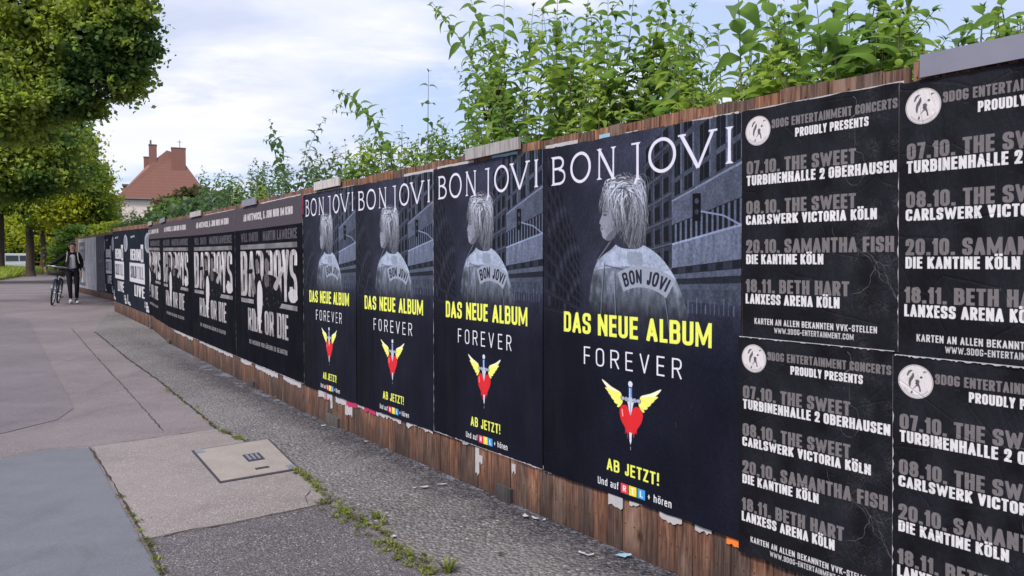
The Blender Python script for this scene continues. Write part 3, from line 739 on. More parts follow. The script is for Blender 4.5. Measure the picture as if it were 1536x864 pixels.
def sheet_film():
    W, H = 1120, 792
    s = Sheet(W, H, (.006, .006, .010))
    s.shade(.3, 90, 90, 101)
    s.rect(0, 0, 1, .148, (.075, .063, .076))
    T = lambda st, x0, y0, x1, y1, c, **k: s.text(st, x0, y0, x1, y1, c, wt=k.get('wt', .42), ty=k.get('ty', .17), gap=k.get('gap', .14), space=.5, rad=.3, fx=k.get('fx'))
    LG = (.42, .39, .40)
    T('AB MITTWOCH, 5. JUNI NUR IM KINO', .16, .047, .884, .092, (.50, .47, .48))
    T('WILL SMITH', .11, .168, .40, .226, (.075, .068, .082)); T('MARTIN LAWRENCE', .47, .168, .94, .226, (.085, .078, .092))
    def bar(x0, x1, y0, y1, k):
        y, x, m = s.polymask([(x0, y0), (x1, y0), (x1, y1), (x0, y1)]); h, w = m.shape
        n = k * (.6 + .8 * vnoise(h, w, 40, 60, 103)); s.blend(y, x, m, np.stack([n, n * .94, n], 2))
    bar(.10, .94, .244, .274, .16)
    def photo(seed, k0=.50):
        def fx(c, m, tx, top):
            h, w = m.shape; yg = np.linspace(0, 1, h)[:, None]
            n = vnoise(h, w, 60, 26, seed + ord(c)) * .7 + vnoise(h, w, 9, 5, seed + 1) * .3
            n = k0 * (.25 + 1.0 * n) * (1.1 - .35 * yg)
            return np.stack([n, n * .94, n * .97], 2).astype(np.float32)
        return fx
    s.text('BAD', .10, .285, .48, .578, LG, wt=.42, ty=.10, gap=.10, rad=.28, fx=photo(111))
    s.text('BOYS', .52, .285, .94, .578, LG, wt=.40, ty=.10, gap=.08, rad=.28, fx=photo(121, .56))
    bar(.10, .94, .592, .620, .22)
    s.text('RIDE OR DIE', .22, .650, .817, .795, LG, wt=.40, ty=.12, gap=.10, space=.42, rad=.26, fx=photo(131, .42))
    T('DIE WERDEN VON JÄGERN ZU GEJAGTEN', .235, .852, .80, .880, (.19, .18, .19))
    # two plain figures back to back in front of the lettering
    D = (.008, .008, .012); F = (.13, .115, .12); SH = (.50, .47, .49)
    def C(p, c, a=1.): s.poly(s.curve(p, 5), c, a)
    C([(.33, .47), (.36, .43), (.43, .43), (.455, .50), (.45, .60), (.44, .67), (.37, .70), (.32, .62)], D)
    C([(.47, .44), (.56, .43), (.66, .45), (.72, .52), (.72, .60), (.62, .64), (.48, .63), (.45, .52)], D)
    C([(.385, .50), (.425, .47), (.455, .53), (.452, .62), (.435, .70), (.415, .79), (.385, .72), (.375, .60)], SH)
    C([(.355, .335), (.385, .318), (.412, .345), (.41, .39), (.392, .43), (.366, .42), (.352, .38)], F); C([(.352, .34), (.385, .30), (.415, .33), (.418, .37), (.385, .335)], D)
    C([(.505, .33), (.535, .312), (.562, .34), (.562, .39), (.54, .43), (.512, .42), (.498, .38)], F); C([(.50, .34), (.53, .295), (.565, .325), (.565, .36), (.53, .33)], D)
    C([(.49, .44), (.53, .42), (.56, .45), (.55, .50), (.50, .50)], F, .6)
    C([(.62, .50), (.66, .455), (.73, .40), (.745, .415), (.70, .47), (.66, .52)], (.30, .28, .29)); C([(.725, .39), (.76, .375), (.76, .405), (.735, .415)], (.40, .37, .38))
    C([(.275, .43), (.30, .42), (.33, .48), (.35, .53), (.33, .56), (.29, .50)], F); C([(.22, .41), (.30, .40), (.30, .425), (.22, .43)], D)
    C([(.82, .53), (.88, .50), (.93, .52), (.94, .56), (.86, .578)], (.50, .47, .49), .8)
    for i in range(40):
        r = np.random.RandomState(200 + i); x = r.uniform(.5, .72); y = r.uniform(.43, .62); s.line((x, y), (x + .01, y + r.uniform(-.02, .02)), .003, (.25, .23, .24), .5 * r.rand())
    s.shade(.12, 3, 3, 105); s.wear(106, 16, (.2, .2, .22), .6)
    return s

def sheet_tour():
    """dark tour sheet with slabs of white lettering"""
    W, H = 620, 800
    s = Sheet(W, H, (.013, .016, .025)); s.shade(.2, 60, 60, 141)
    WH = (.50, .49, .52)
    s.ell(.96, .17, .12, .115, (.28, .29, .34)); s.ell(.96, .17, .085, .08, (.17, .18, .22)); s.ell(-.04, .17, .12, .115, (.28, .29, .34))
    s.rect(.22, .080, .30, .104, (.30, .30, .34)); s.rect(.315, .076, .36, .100, (.30, .30, .34)); s.rect(.375, .072, .42, .098, (.30, .30, .34))
    s.text('HERING', .20, .245, .72, .385, WH, wt=.42, ty=.15, gap=.1); s.rect(.66, .19, .78, .40, WH); s.rect(.695, .24, .745, .37, (.03, .03, .045))
    s.rect(.16, .405, .82, .66, WH); s.rect(.16, .405, .82, .418, (.05, .05, .07))
    s.text('TILL', .50, .455, .78, .61, (.22, .21, .25), wt=.42, ty=.15, gap=.1); s.text('SOLD', .20, .455, .48, .61, (.05, .05, .07), wt=.42, ty=.15, gap=.1)
    s.text('LIVE', .36, .69, .80, .83, WH, wt=.42, ty=.15, gap=.12)
    s.rect(.03, .84, .07, .95, WH, .8); s.rect(.03, .93, .16, .965, WH, .7); s.rect(.10, .955, .18, .975, WH, .7)
    for x, y in ((.80, .86), (.84, .90), (.86, .94), (.80, .90)): s.rect(x, y, x + .11, y + .035, WH, .9)
    s.rect(.82, .855, .86, .97, (.03, .033, .045)); s.shade(.1, 4, 4, 143)
    return s

def sheet_waves(bg, fg, seed, rows):
    """sheet with upright wavy stripes in two stacked prints"""
    W, H = 400, 560
    s = Sheet(W, H, bg); s.shade(.12, 40, 40, seed)
    r = np.random.RandomState(seed)
    for k in range(2):
        o = k * .5
        s.rect(0, o + .004, 1, o + .008, fg, .6)
        for j in range(rows):
            x = (j + .6) / rows
            pts = [(x + .025 * math.sin(i * .8 + j), o + .06 + .34 * i / 12) for i in range(13)]
            for i in range(12): s.line(pts[i], pts[i + 1], .05 - .035 * abs(i - 5) / 7, fg, .75)
        for i in range(3): s.rect(.2, o + .42 + .02 * i, .8, o + .43 + .02 * i, fg, .5)
    return s

def sheet_panels():
    W, H = 400, 560
    s = Sheet(W, H, (.33, .32, .35)); s.shade(.1, 30, 30, 171)
    for k in range(2):
        o = k * .5; s.rect(.10, o + .07, .92, o + .45, (.12, .12, .15)); s.rect(.2, o + .15, .8, o + .21, (.24, .23, .26))
        for i in range(4): s.rect(.2, o + .27 + i * .035, .8, o + .285 + i * .035, (.25, .24, .27), .7)
    return s
# ================================================================ ground
def lerp_pts(pts):                                   # pts sorted by Y: returns x(Y)
    ys = [p[1] for p in pts]; xs = [p[0] for p in pts]
    return lambda Y: float(np.interp(Y, ys, xs))
ROWS = [-60, -20] + [round(-4 + .5 * i, 3) for i in range(65)] + [30, 34, 40, 46, 54, 62, 72, 84, 100, 140, 220, 400, 900, 2500]
def strip(name, fl, fr, Y0, Y1, z, mat, cols=1, label=None, thick=0.):
    rows = sorted(set([Y0, Y1] + [y for y in ROWS if Y0 < y < Y1])); m = MB(); vs = []
    for Y in rows:
        a, b = fl(Y), fr(Y)
        for j in range(cols + 1): vs.append((a + (b - a) * j / cols, Y, g(Y) + z))
    fs = [(i * (cols + 1) + j, i * (cols + 1) + j + 1, (i + 1) * (cols + 1) + j + 1, (i + 1) * (cols + 1) + j) for i in range(len(rows) - 1) for j in range(cols)]
    m.add(vs, fs); o = m.build(name, mat); return tag(o, label, kind='structure')
strip('ground', lambda Y: -900, lambda Y: 900, -60, 2500, 0, M['path'], 1, 'worn reddish grey asphalt ground of the footway')

# ---- line of the wooden fence (s = metres along it, growing away from the camera)
A0 = (.925, 2.99); D0 = (-.5868, .8097)
NEAR = [(A0[0] - 3.2 * D0[0], A0[1] - 3.2 * D0[1]), (-1.833, 6.796), (-4.06, 10.15), (-5.45, 12.2), (-6.75, 14.38), (-9.55, 18.4)]
FAR = [(-8.75, 18.25), (-11.3, 21.8), (-13.4, 24.7), (-16.2, 28.5)]
class Line:
    def __init__(s, pts, s0):
        s.p = pts; s.L = [s0]
        for a, b in zip(pts, pts[1:]): s.L.append(s.L[-1] + math.hypot(b[0] - a[0], b[1] - a[1]))
    def at(s, t):
        i = max(0, min(len(s.p) - 2, next((k for k in range(len(s.p) - 1) if t < s.L[k + 1]), len(s.p) - 2)))
        a, b = s.p[i], s.p[i + 1]; l = s.L[i + 1] - s.L[i]; u = (t - s.L[i]) / l; d = ((b[0] - a[0]) / l, (b[1] - a[1]) / l)
        return a[0] + (b[0] - a[0]) * u, a[1] + (b[1] - a[1]) * u, d
    def px(s, x):                                    # where the line is seen at column x
        k = (x - 768) / 1150; lo, hi = s.L[0] + 1.2, s.L[-1]
        for _ in range(50):
            m = (lo + hi) / 2; X, Y, d = s.at(m)
            if X / max(Y, .01) > k: lo = m
            else: hi = m
        return (lo + hi) / 2
NL = Line(NEAR, -3.2); FL = Line(FAR, 0.)
fence_x = lerp_pts(NEAR + [(-10.9, 21.2)] + FAR[2:])

# ---- coarse asphalt strip along the fence, smoother lane on the left, patches
edge_px = [(142, 498), (191, 538), (240, 573), (289, 613), (329, 647), (369, 663), (402, 662), (449, 703), (494, 750), (555, 788), (597, 822), (662, 858)]
EP = sorted([tuple(gp(*p)[:2]) for p in edge_px], key=lambda p: p[1])
near_end = (EP[0][0] + 4.0 * .66, EP[0][1] - 4.0 * .75)
rough_x = lerp_pts([near_end] + EP + [tuple(gp(150, 481)[:2]), tuple(gp(160, 473)[:2]), (-9.7, 18.3), (-9.75, 18.6)])
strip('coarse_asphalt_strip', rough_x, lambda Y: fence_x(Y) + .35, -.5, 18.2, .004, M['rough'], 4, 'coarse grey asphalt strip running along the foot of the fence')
lane_px = [(0, 651), (60, 640), (107, 622), (111, 610), (95, 582), (44, 480)]
LP = [tuple(gp(*p)[:2]) for p in lane_px]
lane_r = lerp_pts(LP + [(-17.5, 22), (-23, 30)])
strip('smooth_asphalt_lane', lambda Y: lane_r(Y) - 12, lane_r, LP[0][1], 26, .004, M['lane'], 2, 'smoother mauve grey asphalt lane on the left of the path')
def sheet(name, px, z, mat, label, extra=None, rag=.0, thick=.0):
    P = [gp(*p) if not isinstance(p, Vector) else p for p in px]; pts = []
    rnd = random.Random(len(name))
    for a, b in zip(P, P[1:] + P[:1]):
        n = max(1, int((b - a).length / .05)) if rag else 1
        for i in range(n):
            q = a.lerp(b, i / n)
            if i: q = q + Vector((rnd.uniform(-rag, rag), rnd.uniform(-rag, rag), 0))
            pts.append(q)
    bm = bmesh.new(); top = [bm.verts.new((p.x, p.y, z)) for p in pts]; f = bm.faces.new(top)
    if f.normal.z < 0: f.normal_flip()
    f.normal_update()
    if f.normal.z < 0: f.normal_flip()
    lowv = [bm.verts.new((p.x, p.y, -.01)) for p in pts]
    for i in range(len(pts)):
        j = (i + 1) % len(pts); bm.faces.new((top[i], lowv[i], lowv[j], top[j]))
    bmesh.ops.triangulate(bm, faces=[f]); me = bpy.data.meshes.new(name); bm.to_mesh(me); bm.free(); me.materials.append(mat)
    o = link(name, me); return tag(o, label, kind='structure')
V2 = lambda x, y: Vector((x, y, 0))
c_tl, c_br, c_mid = gp(138, 671), gp(493, 756), gp(216, 811)
low = gp(240, 864); dirv = (low - c_mid).normalized(); rdir = Vector((.66, -.75, 0)).normalized()
sheet('bluish_patch', [V2(-7.5, gp(0, 690).y - .6), gp(0, 690), gp(60, 677), gp(134, 673), low + dirv * 0, low + dirv * 3.4, V2(-7.5, .2)], .006, M['blue'], 'smooth bluish grey mortar patch in the left foreground', rag=.002)
sheet('concrete_patch', [gp(139, 672), gp(231, 659), gp(323, 645), gp(368, 664), gp(401, 662), gp(447, 704), gp(492, 756), gp(350, 786), gp(218, 811)], .009, M['slab'], 'pale pinkish rectangular patch of paving around the access cover', rag=.003)
sheet('dark_asphalt_patch', [gp(219, 813), gp(350, 788), gp(493, 758), gp(597, 826), gp(662, 864), gp(662, 864) + rdir * 3.2, low + dirv * 3.4, low], .007, M['dark'], 'dark speckled asphalt patch at the bottom of the view', rag=.003)
# ---- cracks and dirt filled joints
def ribbon(name, px, w, z, mat, label, jit=.012, kind='structure', seed=1):
    rnd = random.Random(seed); P = [gp(*p) for p in px]; pts = []
    for a, b in zip(P, P[1:]):
        n = max(1, int((b - a).length / .06))
        for i in range(n): pts.append(a.lerp(b, i / n) + Vector((rnd.uniform(-jit, jit), rnd.uniform(-jit, jit), 0)))
    pts.append(P[-1]); vs = []
    for i, p in enumerate(pts):
        d = (pts[min(i + 1, len(pts) - 1)] - pts[max(0, i - 1)]).normalized(); nrm = Vector((-d.y, d.x, 0)); ww = w * rnd.uniform(.12, 1.) * (1 if 0 < i < len(pts) - 1 else .1)
        vs += [p + nrm * ww / 2 + Vector((0, 0, z)), p - nrm * ww / 2 + Vector((0, 0, z))]
    m = MB(); m.add(vs, [(2 * i, 2 * i + 1, 2 * i + 3, 2 * i + 2) for i in range(len(pts) - 1)]); return tag(m.build(name, mat), label, kind=kind)
ribbon('crack', [(107, 493), (142, 533), (195, 591), (244, 647)], .012, .0085, M['crack'], 'long fine crack through the reddish asphalt', .008, seed=2)
ribbon('crack', [(142, 498), (191, 538), (240, 573), (289, 613), (329, 647), (368, 664)], .028, .0085, M['crack'], 'dirt filled joint between path and coarse strip', .012, seed=3)
ribbon('crack', [(134, 672), (180, 744), (218, 811), (243, 864), (280, 960)], .017, .0125, M['crack'], 'dirt filled joint beside the bluish patch', .005, seed=4)
ribbon('crack', [(218, 812), (290, 797), (350, 787), (493, 757)], .009, .0125, M['crack'], 'joint between the pale and the dark patch', .004, seed=5)
ribbon('crack', [(0, 690), (60, 677), (134, 672), (231, 659), (323, 645)], .012, .0125, M['crack'], 'joint across the path in front of the patches', .004, seed=6)
ribbon('crack', [(462, 760), (458, 748), (466, 738), (478, 733)], .007, .0125, M['crack'], 'short curved crack in the pale patch', .002, seed=8)

# ---- square access cover
cv = empty('access_cover', gp(368, 694)); tag(cv, 'square beige concrete access cover let into the paving', 'manhole cover'); c0 = Vector(cv.location)
cor = [gp(290, 679), gp(402, 661.5), gp(447, 706), gp(331, 726)]
def quadloft(name, pts, z0, z1, mat, grow=0., parent=cv):
    c = sum(pts, Vector()) / 4; P = [p + (p - c).normalized() * grow for p in pts]; m = MB()
    vs = [p - c0 + Vector((0, 0, z0)) for p in P] + [p - c0 + Vector((0, 0, z1)) for p in P]
    m.add(vs, [(3, 2, 1, 0), (4, 5, 6, 7), (0, 1, 5, 4), (1, 2, 6, 5), (2, 3, 7, 6), (3, 0, 4, 7)]); return m.build(name, mat, parent)
quadloft('frame', cor, -.05, .0135, M['iron'], .020)
def inset(a, b, q=cor):                                # bilinear on the cover
    t = q[0].lerp(q[1], a); u = q[3].lerp(q[2], a); return t.lerp(u, b)
quadloft('lid', cor, -.04, .017, M['cover'], -.010)
quadloft('grip_plate', [inset(.50, .40), inset(.72, .40), inset(.72, .62), inset(.50, .62)], 0, .0195, M['iron'])
for i in range(3):
    quadloft('grip_bar', [inset(.53 + i * .06, .43), inset(.56 + i * .06, .43), inset(.56 + i * .06, .59), inset(.53 + i * .06, .59)], .01, .024, M['cap_metal'])
quadloft('lifting_slot', [inset(.50, .82), inset(.68, .82), inset(.68, .865), inset(.50, .865)], 0, .0192, M['iron'])
for a, b in ((.0, .0), (.87, .87)):
    quadloft('corner_plate', [inset(a + .01, b + .01), inset(a + .12, b + .01), inset(a + .12, b + .12), inset(a + .01, b + .12)], 0, .0193, M['cap_metal'])
# ================================================================ wooden fence, plank by plank
rf = random.Random(11)
def plank_mesh(i):
    r = random.Random(100 + i); w = .100; H = 1.985; b = .003; n = 6; m = MB(); vs = []
    top = [r.uniform(-.004, .004) for _ in range(2)]
    prof = [(-w / 2, .011), (-w / 2, -.009), (-w / 2 + b, -.0115), (w / 2 - b, -.0115), (w / 2, -.009), (w / 2, .011)]
    zs = [0, .16, .6, 1.3, 1.8, H]; bow = [r.uniform(-.0015, .0015) for _ in zs]
    for k, z in enumerate(zs):
        for j, (x, y) in enumerate(prof):
            zz = z + (top[0] * (x / w) + top[1] if k == len(zs) - 1 else (r.uniform(-.004, .004) if k == 0 else 0))
            vs.append((x + bow[k], y + bow[k] * .8, zz))
    fs = [(k * 6 + j, k * 6 + (j + 1) % 6, (k + 1) * 6 + (j + 1) % 6, (k + 1) * 6 + j) for k in range(len(zs) - 1) for j in range(6)] + [tuple(range(5, -1, -1)), tuple(30 + j for j in range(6))]
    m.add(vs, fs, 0)
    for x in (-.028, .027):                               # nail heads near the top rail and the bottom rail
        for z in (H - .045 + r.uniform(-.012, .012), .13 + r.uniform(-.02, .02)):
            cx = x + r.uniform(-.008, .008); m.add([(cx + .0035 * math.cos(a * 1.0472), -.0122, z + .0035 * math.sin(a * 1.0472)) for a in range(6)], [(0, 1, 2, 3, 4, 5)], 1)
    return m.mesh('plank', [M['wood'], M['nail']])
PLANKS = [plank_mesh(i) for i in range(8)]
JOINTS = [-.62 + 2.2 * k for k in range(-1, 9)]
def yaw(d): return math.atan2(-d[1], -d[0])
def build_fence(line, s0, s1, label, joints, bumps):
    x, y, d = line.at(s0 + .01); root = empty('wooden_fence', (x, y, g(y))); tag(root, label, 'fence', 'wooden fences along the path')
    o0 = Vector(root.location); s = s0; k = 0
    while s < s1 - .04:
        w = rf.choice((.090, .098, .104, .108, .112)); nj = min((j for j in joints if j > s + .02), default=1e9)
        if s + w > nj - .03: w = max(.05, nj - .006 - s)
        x, y, d = line.at(s + w / 2); zt = rf.uniform(-.006, .004)
        p = link('plank', PLANKS[rf.randrange(8)], root, Vector((x, y, g(y) + .004 + zt)) - o0, (rf.uniform(-.002, .002), rf.uniform(-.0015, .0015), yaw(d) + rf.uniform(-.02, .02)), ((w - .0035) / .1, 1, 1))
        bumps.append((s, s + w, rf.uniform(-.002, .002)))
        s += w + (.012 if s + w >= nj - .02 else 0); k += 1
    for a, b in zip([s0] + [j for j in joints if s0 < j < s1], [j for j in joints if s0 < j < s1] + [s1]):
        for z in (.28, 1.05, 1.80):                        # rails and posts behind
            m = MB(); N = 3; pts = []
            for i in range(N + 1):
                x, y, d = line.at(a + .02 + (b - a - .04) * i / N); nn = (-d[1], d[0]); pts.append((x, y, g(y), (d[1], -d[0]), d))
            vs = []
            for (x, y, gz, nn, d) in pts:
                for o, h in ((.018, -.035), (.062, -.035), (.062, .035), (.018, .035)): vs.append((x + nn[0] * o - o0.x, y + nn[1] * o - o0.y, gz + z + h - o0.z))
            fs = [(i * 4 + j, i * 4 + (j + 1) % 4, (i + 1) * 4 + (j + 1) % 4, (i + 1) * 4 + j) for i in range(N) for j in range(4)] + [(3, 2, 1, 0), (N * 4, N * 4 + 1, N * 4 + 2, N * 4 + 3)]
            m.add(vs, fs); m.build('rail', M['wood'], root)
        x, y, d = line.at(b); m = MB(); m.box(-.045, .045, .065, .155, -.1, 1.9); m.build('post', M['wood'], root, Vector((x, y, g(y))) - o0, (0, 0, yaw(d)))
    return root
BUMPS = []; BUMPF = []
fence = build_fence(NL, -3.0, NL.L[-1] - .01, 'long brown plank fence covered with posters, nearer the camera', JOINTS, BUMPS)
fence2 = build_fence(FL, .02, FL.L[-1] - .01, 'farther plank fence with pale grey posters behind the pushing cyclist', [2.2 * k for k in range(1, 6)], BUMPF)

def add_on_fence(name, line, s0, s1, z0, z1, off, th, mat, parent, bevel=0, wrap=0., tilt=0.):
    """board fixed in front of the planks; faces the path"""
    x, y, d = line.at((s0 + s1) / 2); o0 = Vector(parent.location); w = abs(s1 - s0); m = MB()
    m.box(-w / 2, w / 2, -off - th, -off, z0, z1)
    if wrap: m.box(-w / 2, w / 2, -off + .0005, .06, z1 - .012, z1 - .001)
    return m.build(name, mat, parent, Vector((x, y, g(y))) - o0, (0, tilt, yaw(d)))
add_on_fence('cap_sheet', NL, -3.0, -.66, 1.935, 2.006, .034, .004, M['cap_metal'], fence, wrap=1)
add_on_fence('cap_board', NL, 1.43, 1.963, 1.957, 2.022, .033, .016, M['grey_wood'], fence, tilt=R(-.6))
add_on_fence('cap_board', NL, 3.83, 4.345, 1.952, 2.020, .033, .016, M['grey_wood'], fence, tilt=R(-.4))
for xa, xb, mt in ((391, 370, 'cap_metal'), (307, 291, 'grey_wood'), (252, 245, 'cap_metal'), (232, 226, 'grey_wood')):
    add_on_fence('cap_board', NL, NL.px(xa), NL.px(xb), 1.945, 2.015, .033, .012, M[mt], fence)
for xa, xb in ((772, 750), (510, 491), (382, 373), (256, 252), (228, 225)):
    add_on_fence('foot_board', NL, NL.px(xa), NL.px(xb), .005, .088 if xa > 400 else .07, .013, .02, M['foot'], fence, tilt=R(2))

# ================================================================ posters
def to_image(s, name):
    a = np.clip(s.a, 0, 1); a = np.where(a < .0031308, a * 12.92, 1.055 * a ** (1 / 2.4) - .055)
    im = bpy.data.images.new(name, s.w, s.h); px = np.ones((s.h, s.w, 4), np.float32); px[:, :, :3] = a[::-1]
    im.pixels.foreach_set(px.ravel()); im.update(); im.pack(); return im
def printmat(name, s, gloss=.42, wr=1., sp=.10):
    q = NM(name); im = to_image(s, name); t = q.n('ShaderNodeTexImage', image=im, interpolation='Cubic'); uvn = q.n('ShaderNodeTexCoord'); q.lk(uvn.outputs['UV'], t.inputs[0])
    P = q.world(); oi = q.n('ShaderNodeObjectInfo'); add = q.n('ShaderNodeVectorMath', operation='ADD'); q.lk(P, add.inputs[0]); q.lk(oi.outputs['Random'], add.inputs[1]); V = add.outputs[0]
    fold = q.noise(q.mapping(V, (1, 1, .35)), 7, 6, .62, 1.2); crease = q.vor(q.mapping(V, (1, 1, .8)), 5.5, 'Distance', 'DISTANCE_TO_EDGE'); fine = q.noise(V, 60, 4, .6)
    nb = q.bump(fold, .42 * wr, .014); nb = q.bump(q.ramp(crease, 0, .02), .16 * wr, .003, nb); nb = q.bump(fine, .10 * wr, .001, nb)
    dirt = q.ramp(q.noise(q.mapping(V, (1, 1, .2)), 5, 6, .65), .45, .75, 0, .035)
    col = q.mix(dirt, t.outputs[0], (.10, .095, .105))
    return q.done(col, q.math('ADD', q.math('MULTIPLY', fold, .25), gloss + .06), sp, nb)
PM = {'album': printmat('print_album', sheet_album()), 'concerts': printmat('print_concerts', sheet_concerts(), .34, 2.3),
      'film': printmat('print_film', sheet_film(), .6, 1., .03), 'tour': printmat('print_tour', sheet_tour(), .6, 1., .03),
      'dark_waves': printmat('print_dark_waves', sheet_waves((.050, .050, .065), (.15, .15, .18), 151, 4), .6),
      'pale_waves': printmat('print_pale_waves', sheet_waves((.36, .35, .37), (.19, .18, .20), 161, 3), .6),
      'panels': printmat('print_panels', sheet_panels(), .6)}
M['poster_edge'] = plain('torn_white_paper_edge', (.40, .38, .40), .85, .15, .4, 60)

def bump_at(bumps, s):
    for a, b, h in bumps:
        if a <= s < b:
            t = (s - a) / (b - a); return h + .0022 * math.sin(math.pi * t) ** .5
    return -.0006
def surf(line, s, z, off):
    x, y, d = line.at(s); n = (-d[1], d[0])            # towards the path: left of travel direction
    if n[0] * (0 - x) + n[1] * (0 - y) < 0: n = (-n[0], -n[1])
    return Vector((x + n[0] * off, y + n[1] * off, g(y) + z))
def poster(line, bumps, s0, s1, z0, z1, key, label, cat='poster', u0=0., u1=1., off=.022, seed=0, edge=(), lean=0., group=None):
    """sheet pasted on the planks between s0 (right, near) and s1 (left, far)"""
    r = np.random.RandomState(seed); W = s1 - s0; nx = max(12, int(W / .016)); nz = 44
    wavex = [(r.uniform(2, 9), r.uniform(0, 6), r.uniform(-2, 2)) for _ in range(5)]
    c = surf(line, (s0 + s1) / 2, 0, 0); vs = []; uv = []
    bl = [bump_at(bumps, s0 + W * i / nx) for i in range(nx + 1)]
    rag = np.interp(np.arange(nx + 1), np.arange(0, nx + 8, 3), r.uniform(-.003, .003, len(np.arange(0, nx + 8, 3))))
    for j in range(nz + 1):
        v = j / nz; z = z1 + (z0 - z1) * v
        for i in range(nx + 1):
            s = s0 + W * i / nx + lean * (v - .5)
            dsp = sum(a[0] and .0011 * math.sin(a[0] * s + a[1] + a[2] * z * 2) for a in wavex)
            zz = z + (rag[i] if j in (0, nz) else 0)
            p = surf(line, s, zz, off + bl[i] + dsp); vs.append(p - c); uv.append((u1 - (u1 - u0) * i / nx, 1 - v))
    fs = [(j * (nx + 1) + i, j * (nx + 1) + i + 1, (j + 1) * (nx + 1) + i + 1, (j + 1) * (nx + 1) + i) for j in range(nz) for i in range(nx)]
    me = bpy.data.meshes.new('poster'); me.from_pydata([tuple(v) for v in vs], [], fs); me.materials.append(PM[key])
    ul = me.uv_layers.new(name='UVMap'); idx = np.array(fs).ravel(); ul.data.foreach_set('uv', np.array(uv, np.float32)[idx].ravel())
    me.polygons.foreach_set('use_smooth', [True] * len(fs)); me.update()
    o = link('poster', me, None, c); tag(o, label, cat, group)
    for side in edge:                                     # raw white paper showing where the sheet is torn
        m = MB(); ev = []; ef = []
        if side in 'lr':
            s = s0 if side == 'r' else s1; N = 60; k = 0
            for q in range(N + 1):
                z = z1 + (z0 - z1) * q / N; w = max(.0, r.uniform(-.004, .005)); a = -1 if side == 'l' else 1
                ev += [surf(line, s + lean * (q / N - .5), z, off + .0045) - c, surf(line, s + a * (w + .0004) + lean * (q / N - .5), z, off + .0045) - c]
        else:
            z = z1 if side == 't' else z0; N = 90; a = -1 if side == 't' else 1
            for q in range(N + 1):
                s = s0 + W * q / N; w = max(0, r.uniform(-.005, .0045)); ev += [surf(line, s, z + (.002 if side == 't' else -.002), off + .0045) - c, surf(line, s, z + a * (w + .0004), off + .0045) - c]
        m.add(ev, [(2 * i, 2 * i + 1, 2 * i + 3, 2 * i + 2) for i in range(N)]); m.build('torn_edge', M['poster_edge'], o)
    return o
ZT, ZB = EYE + .577, EYE - 1.102
GA = 'album posters with winged heart'
sA = [.018, 1.267, 2.403, 3.585, NL.px(459)]
labs = ['largest dark blue album poster with yellow lettering, beside the concert date posters', 'second largest dark blue album poster with denim jacket and winged heart', 'third dark blue album poster, red torn paper below its lower left corner', 'narrowest dark blue album poster, next to the silver film poster']
for i in range(4):
    poster(NL, BUMPS, sA[i] + (.003 if i else 0), sA[i + 1] - .002, ZB + (.0, .004, -.004, .0)[i], ZT + (.0, .003, -.006, .0)[i], 'album', labs[i], group=GA, seed=20 + i, edge=('', 'lb', '', 'lt')[i], lean=(-.012, 0, 0, 0)[i])
GC = 'black concert date posters'
poster(NL, BUMPS, -.597, .017, EYE - .297, EYE + .576, 'concerts', 'upper black concert date poster with dog badge beside the album poster', group=GC, seed=31, off=.0235, edge='r', lean=-.012)
poster(NL, BUMPS, -.592, .021, EYE - 1.145, EYE - .296, 'concerts', 'lower black concert date poster with dog badge beside the album poster', group=GC, seed=32, off=.0265, edge='t', lean=-.012)
poster(NL, BUMPS, -1.215, -.5985, EYE - .312, EYE + .570, 'concerts', 'upper black concert date poster under the grey cap sheet', group=GC, seed=33, off=.0235, lean=-.012)
poster(NL, BUMPS, -1.205, -.5935, EYE - 1.16, EYE - .306, 'concerts', 'lower black concert date poster at the right edge of the view', group=GC, seed=34, off=.0265, edge='tl', lean=-.012)
GF = 'wide black and silver film posters'
sF = [NL.px(458.5), NL.px(356.5), NL.px(288.5), NL.px(245), NL.px(226)]
lf = ['widest black and silver film poster, adjoining the album posters', 'second black and silver film poster from the album posters', 'third black and silver film poster, between its wider twin and a half covered one', 'half covered black and silver film poster beside the tour posters']
for i in range(4):
    poster(NL, BUMPS, sF[i] + .004, sF[i + 1] - .003, ZB + .01, ZT + .003, 'film', lf[i], group=GF, seed=40 + i, edge=('bl', 'b', 'b', '')[i], u0=(0, 0, 0, .42)[i])
GT = 'dark tour posters with white lettering slabs'
sT = [NL.px(226), NL.px(191.5), NL.L[-1] - .03]
for i in range(2):
    poster(NL, BUMPS, sT[i] + .002, sT[i + 1] - .002, EYE - 1.11, EYE + .545, 'tour', ('dark tour poster with white lettering slab beside the half covered film poster', 'dark tour poster with white lettering at the far end of the nearer fence')[i], group=GT, seed=50 + i, edge='b')
fa = [FL.px(x) for x in (171.5, 158.5, 146, 130, 119.5)]
for i, (k, lb) in enumerate((('tour', 'dark tour poster on the farther fence, half hidden by the nearer fence end'), ('dark_waves', 'dark grey poster with wavy stripes on the farther fence'), ('pale_waves', 'pale grey poster with wavy marks on the farther fence'), ('panels', 'pale poster with two dark panels behind the person'))):
    poster(FL, BUMPF, max(.05, fa[i]) + .003, fa[i + 1], EYE - 1.16, EYE + .56, k, lb, seed=60 + i)

